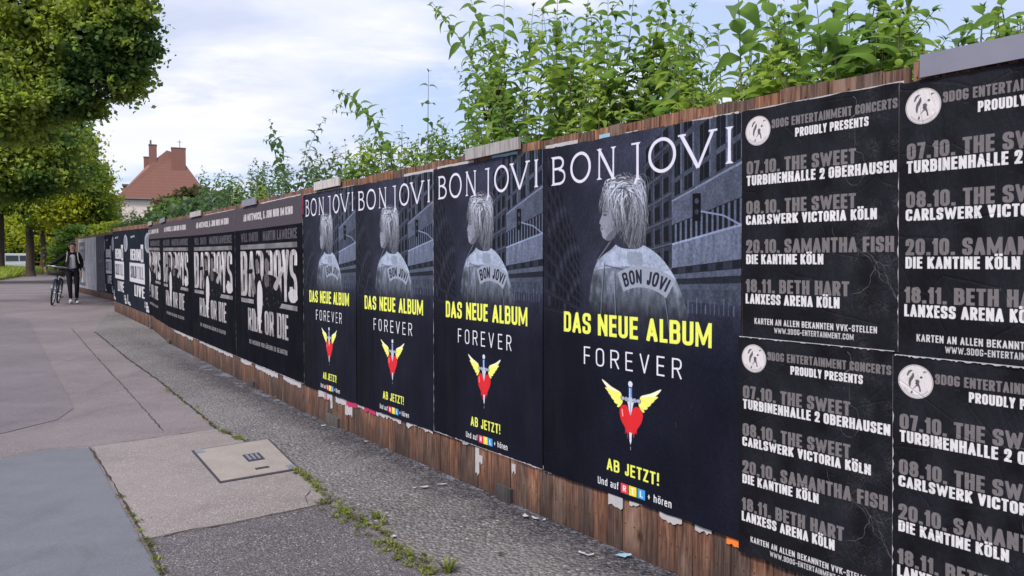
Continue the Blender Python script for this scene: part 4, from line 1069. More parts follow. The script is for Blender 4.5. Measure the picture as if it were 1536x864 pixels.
# ---- remnants of older posters left under the new ones, stuck to the planks
def scrap(s0, s1, z0, z1, mat, off=.0175, seed=0, parent=fence, name='torn_paper', line=NL, ragged=.016):
    r = random.Random(seed); c = Vector(parent.location); n = max(5, int((s1 - s0) / .012)); vs = []; h = 0
    for i in range(n + 1):
        s = s0 + (s1 - s0) * i / n; h += r.uniform(-.006, .006) - h * .12
        cut = -.012 if r.random() < .06 else 0
        vs += [surf(line, s, z1 + r.uniform(-.001, .001), off) - c, surf(line, s, min(z1 - .001, z0 + h + r.uniform(-ragged, ragged) * .35 - cut), off) - c]
    m = MB(); m.add(vs, [(2 * i, 2 * i + 1, 2 * i + 3, 2 * i + 2) for i in range(n)]); return m.build(name, M[mat], parent)
PB = EYE - 1.09
SP = lambda x: NL.px(x)
for a, b, dz, mt, sd in ((SP(712), SP(690), .0, 'white_paper', 1), (SP(652), SP(612), .028, 'white_paper', 2), (SP(604), SP(566), .036, 'white_paper', 3), (SP(565), SP(548), .036, 'magenta_paper', 4), (SP(548), SP(538), .03, 'white_paper', 41), (SP(537), SP(521), .046, 'magenta_paper', 5), (SP(521), SP(505), .048, 'white_paper', 6),
                         (SP(500), SP(479), .05, 'white_paper', 7), (SP(492), SP(488), .075, 'magenta_paper', 70), (SP(453), SP(426), .035, 'white_paper', 8), (SP(418), SP(384), .04, 'white_paper', 9), (SP(378), SP(362), .04, 'white_paper', 10), (SP(350), SP(300), .03, 'white_paper', 11), (SP(290), SP(262), .03, 'white_paper', 12),
                         (SP(940), SP(918), .05, 'white_paper', 13), (SP(1030), SP(996), .022, 'white_paper', 14), (SP(870), SP(845), .014, 'white_paper', 15), (SP(1075), SP(1050), .018, 'white_paper', 16), (SP(832), SP(795), .006, 'white_paper', 17), (SP(1118), SP(1098), .03, 'orange_paper', 18), (-.25, -.02, .012, 'white_paper', 19), (SP(972), SP(950), .01, 'white_paper', 20)):
    scrap(min(a, b), max(a, b), PB - .012 - dz, PB + .01, mt, seed=sd)
scrap(SP(530), SP(519), PB - .135, PB - .05, 'white_paper', .0165, 30, ragged=.04); scrap(SP(722), SP(716), PB - .17, PB - .02, 'white_paper', .0165, 31, ragged=.03)
scrap(SP(727), SP(716), PB - .11, PB - .06, 'white_paper', .0168, 32, ragged=.04); scrap(SP(777), SP(771), PB - .09, PB - .04, 'white_paper', .0165, 33, ragged=.03); scrap(SP(500), SP(497), PB - .13, PB - .04, 'white_paper', .0165, 34, ragged=.02)
for a, b, dz, mt, sd in ((SP(870), SP(822), .018, 'white_paper', 50), (SP(918), SP(902), .02, 'blue_paper', 51), (SP(960), SP(940), .008, 'white_paper', 52), (SP(1110), SP(1040), .006, 'white_paper', 53), (SP(1355), SP(1125), .0035, 'white_paper', 54), (SP(780), SP(742), .02, 'blue_paper', 55), (SP(715), SP(660), .018, 'white_paper', 56), (SP(655), SP(610), .012, 'white_paper', 58), (SP(455), SP(395), .015, 'white_paper', 57), (SP(355), SP(310), .012, 'white_paper', 59)):
    scrap(min(a, b), max(a, b), ZT - .01, ZT + dz, mt, seed=sd, ragged=.004)
m = MB(); 
_p = [surf(NL, 4.668 + .004 * math.sin(i * 2.1), ZT - .01 - .16 * i / 8, .030) for i in range(9)]; _q = [surf(NL, 4.655, ZT - .01 - .16 * i / 8, .030) for i in range(9)]
m.add([v - Vector(fence.location) for p in zip(_p, _q) for v in p], [(2 * i, 2 * i + 1, 2 * i + 3, 2 * i + 2) for i in range(8)]); m.build('torn_paper', M['magenta_paper'], fence)
# ================================================================ butterfly bushes growing over the fence
def leaf_mesh(i, mat, droop=.35, wid=.30):
    r = random.Random(300 + i); N = 7; vs = []; fs = []
    tw = r.uniform(-.35, .35)
    for k in range(N + 1):
        t = k / N; w = wid * (math.sin(math.pi * min(1, t) ** .68) ** 1.05) * .5 * (1 - .30 * t); w = max(w, .004)
        a = droop * t * 1.7; x = math.sin(a) / (droop * 1.7) if droop else t; z = -(1 - math.cos(a)) / (droop * 1.7) if droop else 0
        fold = .32 * w; c, s = math.cos(tw * t), math.sin(tw * t)
        for side in (-1, 0, 1):
            yy = side * w * (1 + .06 * math.sin(k * 2.3)); zz = fold * abs(side) + (.012 * math.sin(k * 2.9 + side) if side else 0)
            vs.append((x, yy * c - zz * s, z + yy * s + zz * c))
    for k in range(N):
        b = k * 3; fs += [(b, b + 1, b + 4, b + 3), (b + 1, b + 2, b + 5, b + 4)]
    me = bpy.data.meshes.new('leaf'); me.from_pydata(vs, [], fs); me.materials.append(mat); me.polygons.foreach_set('use_smooth', [True] * len(fs)); me.update(); return me
LEAF = {k: [leaf_mesh(i + 10 * n, M[k], (.45, .7, .95, 1.15)[i % 4], (.50, .43, .54, .46)[i % 4]) for i in range(4)] for n, k in enumerate(('leaf_near', 'leaf_young', 'leaf_dusty'))}
LEAFV = {k: [(np.array([v.co[:] for v in me.vertices]), [tuple(p.vertices) for p in me.polygons]) for me in v] for k, v in LEAF.items()}
# vertical planes parallel to the fence, o metres behind it
def pt(x, y, o):
    d = ray(x, y)
    if x > 458: A, D = Vector((A0[0], A0[1])), Vector(D0)
    elif x > 170: A, D = Vector((-1.833, 6.796)), (Vector((-9.55, 18.4)) - Vector((-1.833, 6.796))).normalized()
    else: A, D = Vector((-8.75, 18.25)), (Vector((-16.2, 28.5)) - Vector((-8.75, 18.25))).normalized()
    n = Vector((D.y, -D.x)); 
    if n.x < 0: n = -n
    k = (A.dot(n) + o) / (d.x * n.x + d.y * n.y); return Vector((d.x * k, d.y * k, EYE + d.z * k))
rp = random.Random(21)
class Bush:
    def __init__(s, label, base, kind='leaf_near', cat='bush', cap=110, group='butterfly bushes behind the fence'):
        s.root = empty('butterfly_bush', base); tag(s.root, label, cat, group); s.o = Vector(base); s.kind = kind; s.cap = cap; s.items = []; s.stems = 0
    def leaf(s, p, dirn, L, kind=None, roll=0.):
        d = dirn.normalized(); up = Vector((0, 0, 1)); y = up.cross(d)
        if y.length < .05: y = Vector((1, 0, 0))
        y.normalize(); z = d.cross(y)
        q = Quaternion(d, roll); y = q @ y; z = q @ z
        m = Matrix(((d.x * L, y.x * L, z.x * L, p.x - s.o.x), (d.y * L, y.y * L, z.y * L, p.y - s.o.y), (d.z * L, y.z * L, z.z * L, p.z - s.o.z), (0, 0, 0, 1)))
        s.items.append((L / max(1, (p - Vector((0, 0, EYE))).length), m, kind or s.kind, rp.randrange(4)))
    def stem(s, base, tip, L=.09, node=.06, bend=.12, r=.0035, start=0., kind=None, top_small=True, shoots=0., low=.35):
        """arching stem from base to tip, pairs of leaves at every node, each pair at a right angle to the last"""
        b, t = Vector(base), Vector(tip); ln = (t - b).length; side = Vector((t.x - b.x, t.y - b.y, 0))
        mid = b.lerp(t, .5) - side * .25 + Vector((rp.uniform(-1, 1), rp.uniform(-1, 1), 0)) * .04 * ln + Vector((0, 0, bend * ln))
        def P(u): return b * (1 - u) ** 2 + mid * 2 * u * (1 - u) + t * u * u
        N = 9; pts = [P(i / N) for i in range(N + 1)]; m = MB(); m.tube([p - s.o for p in pts], [r * (1.15 - .85 * i / N) for i in range(N + 1)], 5); m.build('stem', M['stem'], s.root, smooth_=True); s.stems += 1
        u = start; k = rp.randrange(2); 
        while u < 1:
            p = P(u); tn = (P(min(1, u + .02)) - P(max(0, u - .02))).normalized(); a = tn.cross(Vector((0, 0, 1)))
            if a.length < .1: a = Vector((math.cos(k), math.sin(k), 0))
            a.normalize(); q = Quaternion(tn, rp.uniform(-.35, .35) + (math.pi / 2 if k % 2 else 0) + .5); a = q @ a
            f = 1 - .72 * max(0, (u - .72) / .28) ** 1.3 if top_small else 1
            for sg in (-1, 1):
                dd = (a * sg + tn * rp.uniform(.15, .6) + Vector((0, 0, rp.uniform(-.1, .25)))).normalized()
                s.leaf(p + dd * r, dd, L * 1.5 * f * rp.uniform(.75, 1.12), kind, rp.uniform(-.4, .4))
            if shoots and rp.random() < shoots and u < .85:
                dd = (a * rp.choice((-1, 1)) + tn * 1.1).normalized(); e = p + dd * rp.uniform(.12, .3) * min(1, ln); s.shoot(p, e, L * .62, kind)
            u += node / ln * rp.uniform(.8, 1.2); k += 1
        for j in range(4):                              # closed tip
            dd = (tn + Vector((rp.uniform(-.5, .5), rp.uniform(-.5, .5), rp.uniform(-.1, .3)))).normalized(); s.leaf(t, dd, L * .42, kind)
    def shoot(s, b, e, L, kind=None):
        m = MB(); m.tube([b - s.o, e - s.o], [.002, .001], 4); m.build('stem', M['stem'], s.root)
        n = max(2, int((e - b).length / .04)); tn = (e - b).normalized(); a = tn.cross(Vector((0, 0, 1))).normalized()
        for i in range(1, n + 1):
            q = Quaternion(tn, i * 1.57 + .4); aa = q @ a
            for sg in (-1, 1):
                dd = (aa * sg + tn * .5).normalized(); s.leaf(b.lerp(e, i / n), dd, L * 1.6 * rp.uniform(.5, 1.) * (1 - .4 * i / n), kind)
    def finish(s):
        keep = []                                     # nothing grows through the planks: drop leaves whose tip would end in front of them
        for it in s.items:
            A = it[1]; w0 = Vector((A[0][3] + s.o.x, A[1][3] + s.o.y, A[2][3] + s.o.z)); ok = True
            for f in (0, .5, 1):
                w = w0 + Vector((A[0][0], A[1][0], A[2][0])) * f
                if w.z < EYE + .72 + g(w.y) and w.x < fence_x(w.y) + .07: ok = False
            if ok: keep.append(it)
        s.items = keep
        s.items.sort(key=lambda t: -t[0])
        for q, m, k, v in s.items[:s.cap]:
            o = bpy.data.objects.new('leaf', LEAF[k][v]); COL.objects.link(o); o.parent = s.root; o.matrix_local = m
        rest = s.items[s.cap:]
        if rest:
            vs = []; fs = []; mi = []; kinds = sorted(set(t[2] for t in rest)); n = 0
            for q, m, k, v in rest:
                V, F = LEAFV[k][v]; A = np.array(m); vs.append(V @ A[:3, :3].T + A[:3, 3]); fs += [tuple(i + n for i in f) for f in F]; mi += [kinds.index(k)] * len(F); n += len(V)
            me = bpy.data.meshes.new('foliage'); me.from_pydata(np.concatenate(vs).tolist(), [], fs); [me.materials.append(M[k]) for k in kinds]
            me.polygons.foreach_set('material_index', mi); me.polygons.foreach_set('use_smooth', [True] * len(fs)); me.update(); tag(link('foliage', me, s.root), kind='stuff')
        return s.root
    def spike(s, p, L):
        m = MB(); r = random.Random(int(p.x * 1000)); d = Vector((r.uniform(-.5, .5), r.uniform(-.3, .3), 1)).normalized()
        for i in range(16):
            c = p + d * L * i / 16 + Vector((r.uniform(-1, 1), r.uniform(-1, 1), r.uniform(-1, 1))) * .008; q = .011 * (1.1 - i / 20); m.ball(c - s.o, (q, q, q * 1.3), 5, 3)
        m.build('seed_head', M['seed'], s.root)
FT = lambda s: EYE + .64
def base_at(x, o, z=None):                            # foot of a bush: o behind the fence under column x
    p = pt(x, 391, o); return Vector((p.x, p.y, g(p.y)))
def stems_from(bush, x0, x1, y0, y1, n, o=(.15, .9), L=.09, xb=None, **k):
    """n stems with tips spread over a stretch of the bush, rising out of its foot"""
    for i in range(n):
        x = rp.uniform(x0, x1); y = y0 + (y1 - y0) * rp.random() ** 1.3; oo = rp.uniform(*o); t = pt(x, y, oo)
        f = pt(x + rp.uniform(-28, 28) * .7, 250, oo); b = Vector((f.x, f.y, min(t.z - .25, EYE + .25)))
        bush.stem(b, t, L * rp.uniform(.8, 1.15), k.get('node', .055), rp.uniform(.0, .10), .0032, 0.05, k.get('kind') or (rp.choice(('leaf_near', 'leaf_near', 'leaf_young'))), shoots=k.get('shoots', .2))
def crown_stalks(bush, o0, n=4):                       # woody stalks from the ground up to fence height
    for i in range(n):
        m = MB(); x, y = rp.uniform(-.25, .25), rp.uniform(-.1, .25); m.tube([(x * .3, y * .3, 0), (x * .7, y * .7, .9), (x, y, 1.75)], [.016, .012, .007], 6); m.build('stem', M['stem'], bush.root, smooth_=True)
def S1(bush, bx, by, tx, ty, o, L=.09, node=.06, bend=.05, **k):
    t = pt(tx, ty, o); b = pt(bx, by, o); bush.stem(b, t, L, node, bend, k.pop('r', .0038), k.pop('start', 0.), **k)

# main mass, left to right
B = Bush('butterfly bush with long arching shoots left of the tall mass', base_at(735, .5), cap=150)
crown_stalks(B, .5)
for a in ((752, 250, 646, 8, .35, .095, .075, .12), (758, 240, 698, -18, .45, .10, .07, .04), (765, 235, 757, -22, .5, .10, .08, .02), (745, 240, 716, 60, .6, .085, .06, .06), (770, 235, 738, 45, .35, .085, .06, .05), (790, 235, 800, 10, .4, .09, .065, .03), (735, 245, 690, 150, .4, .07, .05, .08), (775, 240, 722, 120, .3, .08, .05, .06), (790, 240, 775, 70, .55, .085, .055, .04)): S1(B, *a, shoots=.12)
stems_from(B, 690, 800, 60, 200, 14, L=.095, shoots=.15)
for x, y in ((742, 150), (735, 170), (748, 140), (728, 178)): B.spike(pt(x, y, .3), .09)
B.finish()
B = Bush('dense tall butterfly bush rising above the largest album poster', base_at(900, .6), cap=260); crown_stalks(B, .6, 6)
for a in ((840, 230, 838, -30, .4, .115, .085, .02), (825, 230, 815, 20, .5, .09, .065, .03), (870, 220, 884, -20, .5, .10, .07, .02), (905, 215, 912, -15, .6, .095, .065, .03), (930, 210, 950, 0, .45, .09, .06, .03), (960, 200, 1000, -10, .5, .095, .06, .05), (990, 200, 1040, 12, .6, .09, .06, .06), (1000, 200, 1060, 60, .5, .08, .055, .1), (850, 225, 858, 40, .3, .085, .055, .02)): S1(B, *a, shoots=.15)
stems_from(B, 800, 1040, 15, 150, 40, o=(.12, .9), L=.112, node=.062, shoots=.15)
stems_from(B, 820, 1050, 110, 185, 20, o=(.06, .4), L=.07, kind='leaf_young', shoots=.4)
B.finish()
B = Bush('young butterfly bush with single stems right of the dense one', base_at(1085, .6), cap=110); crown_stalks(B, .6, 3)
for a in ((1112, 150, 1106, -40, .3, .13, .10, .01), (1085, 180, 1078, 40, .7, .08, .06, .04), (1060, 180, 1050, 95, .5, .07, .05, .05), (1125, 150, 1135, 30, .6, .09, .07, .02)): S1(B, *a, shoots=.15)
stems_from(B, 1030, 1130, 95, 165, 16, o=(.1, .6), L=.07, kind='leaf_young', shoots=.4)
B.finish()
B = Bush('broad leaved butterfly bush above the upper concert poster', base_at(1250, .6), cap=240); crown_stalks(B, .6, 6)
for a in ((1175, 140, 1150, -10, .4, .10, .07, .03), (1200, 135, 1195, -35, .5, .11, .075, .02), (1235, 130, 1225, 5, .3, .11, .07, .02), (1270, 125, 1275, -35, .5, .115, .075, .02), (1300, 120, 1320, -25, .4, .12, .075, .03), (1320, 115, 1350, -5, .5, .11, .07, .05), (1345, 110, 1375, -30, .6, .11, .075, .04), (1255, 130, 1250, 20, .2, .10, .06, .02), (1340, 115, 1400, 18, .4, .10, .07, .08)): S1(B, *a, shoots=.12)
stems_from(B, 1140, 1390, 10, 95, 34, o=(.12, .9), L=.118, node=.062, shoots=.12)
stems_from(B, 1150, 1390, 70, 125, 18, o=(.06, .4), L=.075, kind='leaf_young', shoots=.3)
B.finish()
B = Bush('sparse butterfly bush leaning over the grey cap sheet', base_at(1470, .6), cap=90); crown_stalks(B, .6, 3)
for a in ((1430, 110, 1450, 35, .5, .075, .06, .1), (1470, 90, 1475, 15, .6, .08, .06, .1), (1510, 80, 1500, 0, .5, .09, .06, .05), (1530, 70, 1530, 30, .6, .09, .06, .05), (1400, 110, 1418, 60, .7, .07, .06, .1), (1540, 70, 1580, -10, .4, .1, .06, .05), (1560, 60, 1620, -30, .5, .1, .06, .05)): S1(B, *a, shoots=.25)
stems_from(B, 1480, 1600, 20, 70, 8, o=(.2, .7), L=.085, shoots=.3)
B.finish()
# sparser bushes farther along
B = Bush('slender upright stem with paired leaves left of the tall bushes', base_at(650, .5), cap=110); crown_stalks(B, .5, 2)
for a in ((642, 255, 643, 108, .35, .085, .12, .0), (668, 250, 660, 175, .4, .06, .06, .03), (600, 265, 603, 190, .6, .055, .06, .02), (700, 245, 690, 200, .4, .06, .05, .05), (660, 255, 672, 205, .3, .065, .05, .05)): S1(B, *a, shoots=.2, kind='leaf_dusty' if a[0] < 650 else None)
stems_from(B, 615, 725, 195, 245, 22, o=(.1, .5), L=.075, shoots=.3); B.finish()
B = Bush('butterfly bush whose longest shoot arches to the left', base_at(565, .5), cap=110); crown_stalks(B, .5, 3)
for a in ((595, 275, 500, 135, .35, .085, .065, .12), (575, 275, 566, 190, .5, .06, .05, .03), (585, 275, 590, 215, .3, .07, .05, .05), (560, 275, 540, 205, .4, .07, .05, .08)): S1(B, *a, shoots=.25)
stems_from(B, 515, 625, 205, 255, 24, o=(.1, .6), L=.085, shoots=.3)
stems_from(B, 530, 600, 230, 262, 8, o=(.06, .3), L=.055, kind='leaf_young', shoots=.3); B.finish()
B = Bush('grey green butterfly bush with two raised shoots over the film poster', base_at(440, .6), 'leaf_dusty', cap=90); crown_stalks(B, .6, 3)
for a in ((435, 300, 405, 180, .5, .095, .07, .02), (450, 298, 487, 178, .6, .09, .08, .12), (480, 290, 465, 235, .5, .08, .06, .05), (510, 285, 505, 222, .6, .07, .06, .05), (400, 305, 402, 245, .4, .08, .06, .02)): S1(B, *a, kind='leaf_dusty', shoots=.2)
stems_from(B, 375, 530, 228, 285, 30, o=(.2, 1.0), L=.10, kind='leaf_dusty', shoots=.25)
stems_from(B, 360, 410, 262, 300, 8, o=(.1, .4), L=.06, kind='leaf_young', shoots=.3); B.finish()
B = Bush('low grey green butterfly bush between the house and the raised shoots', base_at(335, .8), 'leaf_dusty', cap=60); crown_stalks(B, .6, 3)
for a in ((310, 320, 303, 250, .8, .10, .07, .02), (335, 315, 332, 256, .8, .10, .08, .08), (350, 312, 360, 262, .7, .09, .07, .08)): S1(B, *a, kind='leaf_dusty', shoots=.2)
stems_from(B, 298, 390, 258, 305, 22, o=(.3, 1.2), L=.115, kind='leaf_dusty', shoots=.2); B.finish()
B = Bush('small pale bush in front of the cream house wall', base_at(205, 1.0), 'leaf_dusty', cap=30); crown_stalks(B, .6, 3)
for i in range(34):
    x = rp.uniform(178, 250); t = pt(x, rp.uniform(312, 333), rp.uniform(.4, 1.5)); B.stem(t + Vector((rp.uniform(-.1, .1), 0, -.6)), t, .10, .09, .05, .004, 0, rp.choice(('leaf_dusty', 'leaf_near')), shoots=.2)
B.finish()

# ================================================================ trees: trunk, limbs and thousands of small leaves
def leaf_cloud(rs, centres, sig, n, size, up=.5, flat=.45):
    """n leaves round every centre: folded diamonds, mostly facing up, hanging a little at the tip"""
    C = np.repeat(np.asarray(centres, float), n, 0); S = np.repeat(np.asarray(sig, float), n)[:, None]; N = len(C)
    P = C + rs.normal(0, 1, (N, 3)) * S * np.array([1, 1, flat])
    nr = rs.normal(0, 1, (N, 3)) * (1 - up) + np.array([0, 0, up * 1.6]); nr /= np.linalg.norm(nr, axis=1)[:, None]
    a = rs.normal(0, 1, (N, 3)); a -= (a * nr).sum(1)[:, None] * nr; a /= np.linalg.norm(a, axis=1)[:, None]; b = np.cross(nr, a)
    L = (size * rs.uniform(.6, 1.25, N))[:, None]
    v0 = P - a * L * .5; v2 = P + a * L * .5 - nr * L * .18; v1 = P + b * L * .36 + nr * L * .08; v3 = P - b * L * .36 + nr * L * .08
    return np.stack([v0, v1, v2, v3], 1).reshape(-1, 3)
def quads_mesh(name, V, mat):
    n = len(V); me = bpy.data.meshes.new(name); me.vertices.add(n); me.vertices.foreach_set('co', V.astype(np.float32).ravel()); me.loops.add(n); me.loops.foreach_set('vertex_index', np.arange(n, dtype=np.int32))
    me.polygons.add(n // 4); me.polygons.foreach_set('loop_start', np.arange(0, n, 4, dtype=np.int32)); me.materials.append(mat); me.update(calc_edges=True); me.validate(); return me
def tree(label, base, lobes, mat, leaf, n_cl, n_leaf, trunk_h, trunk_r, seed, sig=.35, cat='tree', group=None, name='broadleaf_tree', up=.22, inner=.25, limb=True, lean=(0, 0), limbk=1.):
    rs = np.random.RandomState(seed); base = Vector(base); root = empty(name, base); tag(root, label, cat, group)
    lob = [np.array(l, float) for l in lobes]; vol = np.array([l[3] * l[4] + l[4] * l[5] + l[3] * l[5] for l in lob]); vol /= vol.sum(); cs = []
    for l, f in zip(lob, vol):
        k = int(n_cl * f) + 1; d = rs.normal(0, 1, (k, 3)); d /= np.linalg.norm(d, axis=1)[:, None]; r = rs.uniform(inner, 1.0, k) ** .4
        d[:, 2] = np.where(d[:, 2] < -.3, d[:, 2] * .7, d[:, 2]); cs.append(l[:3] + d * r[:, None] * l[3:6])
    cs = np.concatenate(cs); sg = sig * rs.uniform(.5, 1.35, len(cs))
    V = leaf_cloud(rs, cs, sg, n_leaf, leaf, up)
    link('crown', quads_mesh('crown', V, M[mat]), root)
    m = MB(); T = Vector((lean[0], lean[1], trunk_h)); m.tube([(0, 0, -.1), T * .12, T * .5 + Vector((.04, .03, 0)), T * .8, T], [trunk_r * 1.35, trunk_r, trunk_r * .88, trunk_r * .8, trunk_r * .6], 12); m.build('trunk', M['bark'], root, smooth_=True)
    if limb:
        m = MB()
        for l in lob:
            c = Vector(l[:3]); b = T * rs.uniform(.7, 1.0); mid = b.lerp(c, .5) + Vector((0, 0, -.08 * (c - b).length)); m.tube([b, mid, c], [trunk_r * .42 * limbk, trunk_r * .28 * limbk, trunk_r * .10 * limbk], 7)
            for j in range(5):
                d = Vector(rs.normal(0, 1, 3)).normalized(); e = c + Vector((d.x * l[3], d.y * l[4], d.z * l[5])) * .8; m.tube([mid.lerp(c, .5), c.lerp(e, .5) + Vector((0, 0, .1)), e], [trunk_r * .14, trunk_r * .08, trunk_r * .03], 5)
        m.build('limbs', M['bark'], root, smooth_=True)
    return root
def lobe_at(base, x, y, Y, rx, ry, rz):               # lobe centred where pixel x, y is seen Y metres ahead, local to the tree
    p = at(x, y, Y) - Vector(base); return (p.x, p.y, p.z, rx, ry, rz)
b = Vector((-16.6, 19.5, g(19.5)))
LB = lambda *a: lobe_at(b, *a)
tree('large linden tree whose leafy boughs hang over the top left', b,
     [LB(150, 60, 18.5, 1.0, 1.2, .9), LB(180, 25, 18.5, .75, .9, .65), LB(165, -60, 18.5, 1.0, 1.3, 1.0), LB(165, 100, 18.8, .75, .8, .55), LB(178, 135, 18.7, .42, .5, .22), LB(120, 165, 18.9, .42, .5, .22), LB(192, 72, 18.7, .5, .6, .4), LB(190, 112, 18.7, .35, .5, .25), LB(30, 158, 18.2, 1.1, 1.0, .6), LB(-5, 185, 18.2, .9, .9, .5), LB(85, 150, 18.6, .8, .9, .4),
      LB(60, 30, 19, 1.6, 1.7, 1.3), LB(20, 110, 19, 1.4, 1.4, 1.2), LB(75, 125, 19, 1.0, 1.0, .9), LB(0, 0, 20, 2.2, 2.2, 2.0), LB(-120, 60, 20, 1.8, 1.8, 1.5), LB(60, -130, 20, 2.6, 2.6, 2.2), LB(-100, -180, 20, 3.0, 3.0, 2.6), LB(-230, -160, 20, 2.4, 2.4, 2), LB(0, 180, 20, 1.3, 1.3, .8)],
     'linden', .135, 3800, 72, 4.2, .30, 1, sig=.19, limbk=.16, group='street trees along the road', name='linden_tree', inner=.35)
b = Vector((-30.5, 38, g(38)))
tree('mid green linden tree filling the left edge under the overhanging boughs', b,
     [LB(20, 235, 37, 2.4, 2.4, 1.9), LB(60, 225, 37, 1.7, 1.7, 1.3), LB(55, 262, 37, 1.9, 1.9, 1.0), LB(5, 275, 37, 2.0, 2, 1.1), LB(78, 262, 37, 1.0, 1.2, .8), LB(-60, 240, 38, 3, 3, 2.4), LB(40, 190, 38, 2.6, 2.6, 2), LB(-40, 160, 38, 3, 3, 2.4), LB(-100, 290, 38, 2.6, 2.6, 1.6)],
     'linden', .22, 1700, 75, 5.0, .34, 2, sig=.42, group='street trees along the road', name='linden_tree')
b = at(45, 391, 56); b.z = g(56)
tree('bright yellow green tree with a thick dark trunk behind the bicycle', b,
     [LB(85, 255, 54, 2.6, 2.8, 2.2), LB(116, 290, 54, 2.2, 2.4, 2.0), LB(108, 318, 54, 2.4, 2.6, 1.4), LB(134, 320, 54, 1.1, 1.6, 1.3), LB(60, 285, 55, 3.0, 3.0, 1.3), LB(60, 245, 56, 3.2, 3.2, 2.4), LB(95, 215, 56, 1.8, 2, 1.5), LB(20, 290, 56, 2.4, 2.4, 1.1), LB(10, 260, 57, 3, 3, 2.4), LB(90, 330, 55, 1.4, 1.6, .7), LB(130, 345, 55, 1.2, 1.4, .8)],
     'yellow_green', .27, 1500, 70, 4.4, .30, 3, sig=.55, group='street trees along the road', name='linden_tree')
b = at(65, 391, 74); b.z = g(74)
tree('shaded tree with a slimmer trunk just right of the thick one', b, [LB(65, 290, 74, 4.2, 4, 2.2), LB(100, 300, 74, 3, 3, 2.2), LB(40, 280, 76, 4, 4, 2.6)], 'deep_green', .34, 520, 60, 4.6, .28, 4, sig=.8, group='street trees along the road', name='linden_tree')
b = at(2, 391, 62); b.z = g(62)
tree('tree at the very left edge, only its brown trunk clear of the leaves', b, [LB(-20, 270, 62, 5, 4, 3), LB(20, 290, 62, 3, 3, 2)], 'deep_green', .30, 500, 60, 8.0, .24, 5, sig=.7, group='street trees along the road', name='linden_tree')
GB = 'trees and shrubs closing the view behind the cars'
def clump(label, x, Y, w, h, mat, leaf, n, seed, name='shrub', z0=0., cat='shrub', nl=45, sig=None):
    bb = at(x, 391, Y); bb.z = g(Y); tree(label, bb, [(-w * .3, 0, z0 + h * .4, w * .55, w * .5, h * .45), (w * .3, .5, z0 + h * .45, w * .5, w * .5, h * .48), (0, -.3, z0 + h * .65, w * .5, w * .5, h * .38)], mat, leaf, n, nl, max(.3, z0 + h * .3), .09 * h / 3, seed, sig=sig or .12 * w, cat=cat, group=GB, name=name, up=.4)
clump('dark bushy tree right behind the end of the farther fence', 122, 46, 1.9, 3.3, 'deep_green', .2, 330, 11, 'broadleaf_tree', cat='tree')
clump('mid green bush at the far end of the farther fence', 152, 50, 2.4, 3.0, 'yellow_green', .17, 300, 12)
clump('light green bush showing above the farther fence', 180, 42, 2.4, 2.9, 'leaf_near', .15, 300, 13)
clump('bright green hedge like tree behind the white van', 18, 105, 13, 8.2, 'yellow_green', .42, 520, 14, 'broadleaf_tree', cat='tree')
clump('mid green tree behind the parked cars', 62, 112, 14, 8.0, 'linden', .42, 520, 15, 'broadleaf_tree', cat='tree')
clump('dark green shrub between van and thick trunk', 34, 98, 5, 3.6, 'deep_green', .30, 260, 16)
clump('dark green shrub right of the slimmer trunk', 92, 100, 8, 5.6, 'deep_green', .34, 420, 17)
clump('tall dark tree closing the gap above the cars', 40, 125, 22, 13, 'deep_green', .55, 640, 18, 'broadleaf_tree', cat='tree')
clump('yellow green tree at the left edge beyond the van', -22, 95, 14, 9, 'yellow_green', .42, 480, 19, 'broadleaf_tree', cat='tree')
clump('dark tree beyond the fence end on the right', 112, 125, 16, 10, 'deep_green', .5, 420, 20, 'broadleaf_tree', cat='tree')
# shrubs between the fence and the house
def shrub_top(label, x, y, Y, w, h, mat, leaf, n, seed, group='shrubs between the fence and the house'):
    top = at(x, y, Y); bb = Vector((top.x, top.y, g(Y))); tree(label, bb, [(0, 0, top.z - bb.z - h * .5, w * .5, w * .5, h * .5), (-w * .35, 0, top.z - bb.z - h * .62, w * .38, w * .4, h * .42), (w * .35, 0, top.z - bb.z - h * .6, w * .38, w * .4, h * .42), (0, 0, (top.z - bb.z) * .4, w * .6, w * .5, (top.z - bb.z) * .4)], mat, leaf, n, 40, (top.z - bb.z) * .6, .05, seed, sig=.10 * w, cat='shrub', group=group, name='shrub', up=.3)
shrub_top('fresh green shrub hiding the right end of the house wall', 282, 296, 17.5, 1.0, .6, 'leaf_near', .13, 200, 31)
shrub_top('russet tipped shrub in front of the house roof', 294, 283, 20, 1.2, .7, 'russet', .14, 200, 32)
shrub_top('pale green shrub low in front of the house wall', 240, 326, 20, 1.0, .35, 'leaf_near', .13, 120, 33)
shrub_top('small light shrub over the fence below the house', 208, 334, 24, 1.2, .35, 'leaf_young', .13, 130, 34)
shrub_top('grey green shrub just above the half covered film poster', 260, 318, 17, .7, .4, 'leaf_dusty', .12, 90, 35)
shrub_top('leafy shrub above the second film poster', 330, 294, 14, 1.1, .5, 'leaf_dusty', .11, 120, 36)
shrub_top('yellow green shrub at the left foot of the house', 170, 334, 31, 1.4, .8, 'yellow_green', .15, 240, 37)
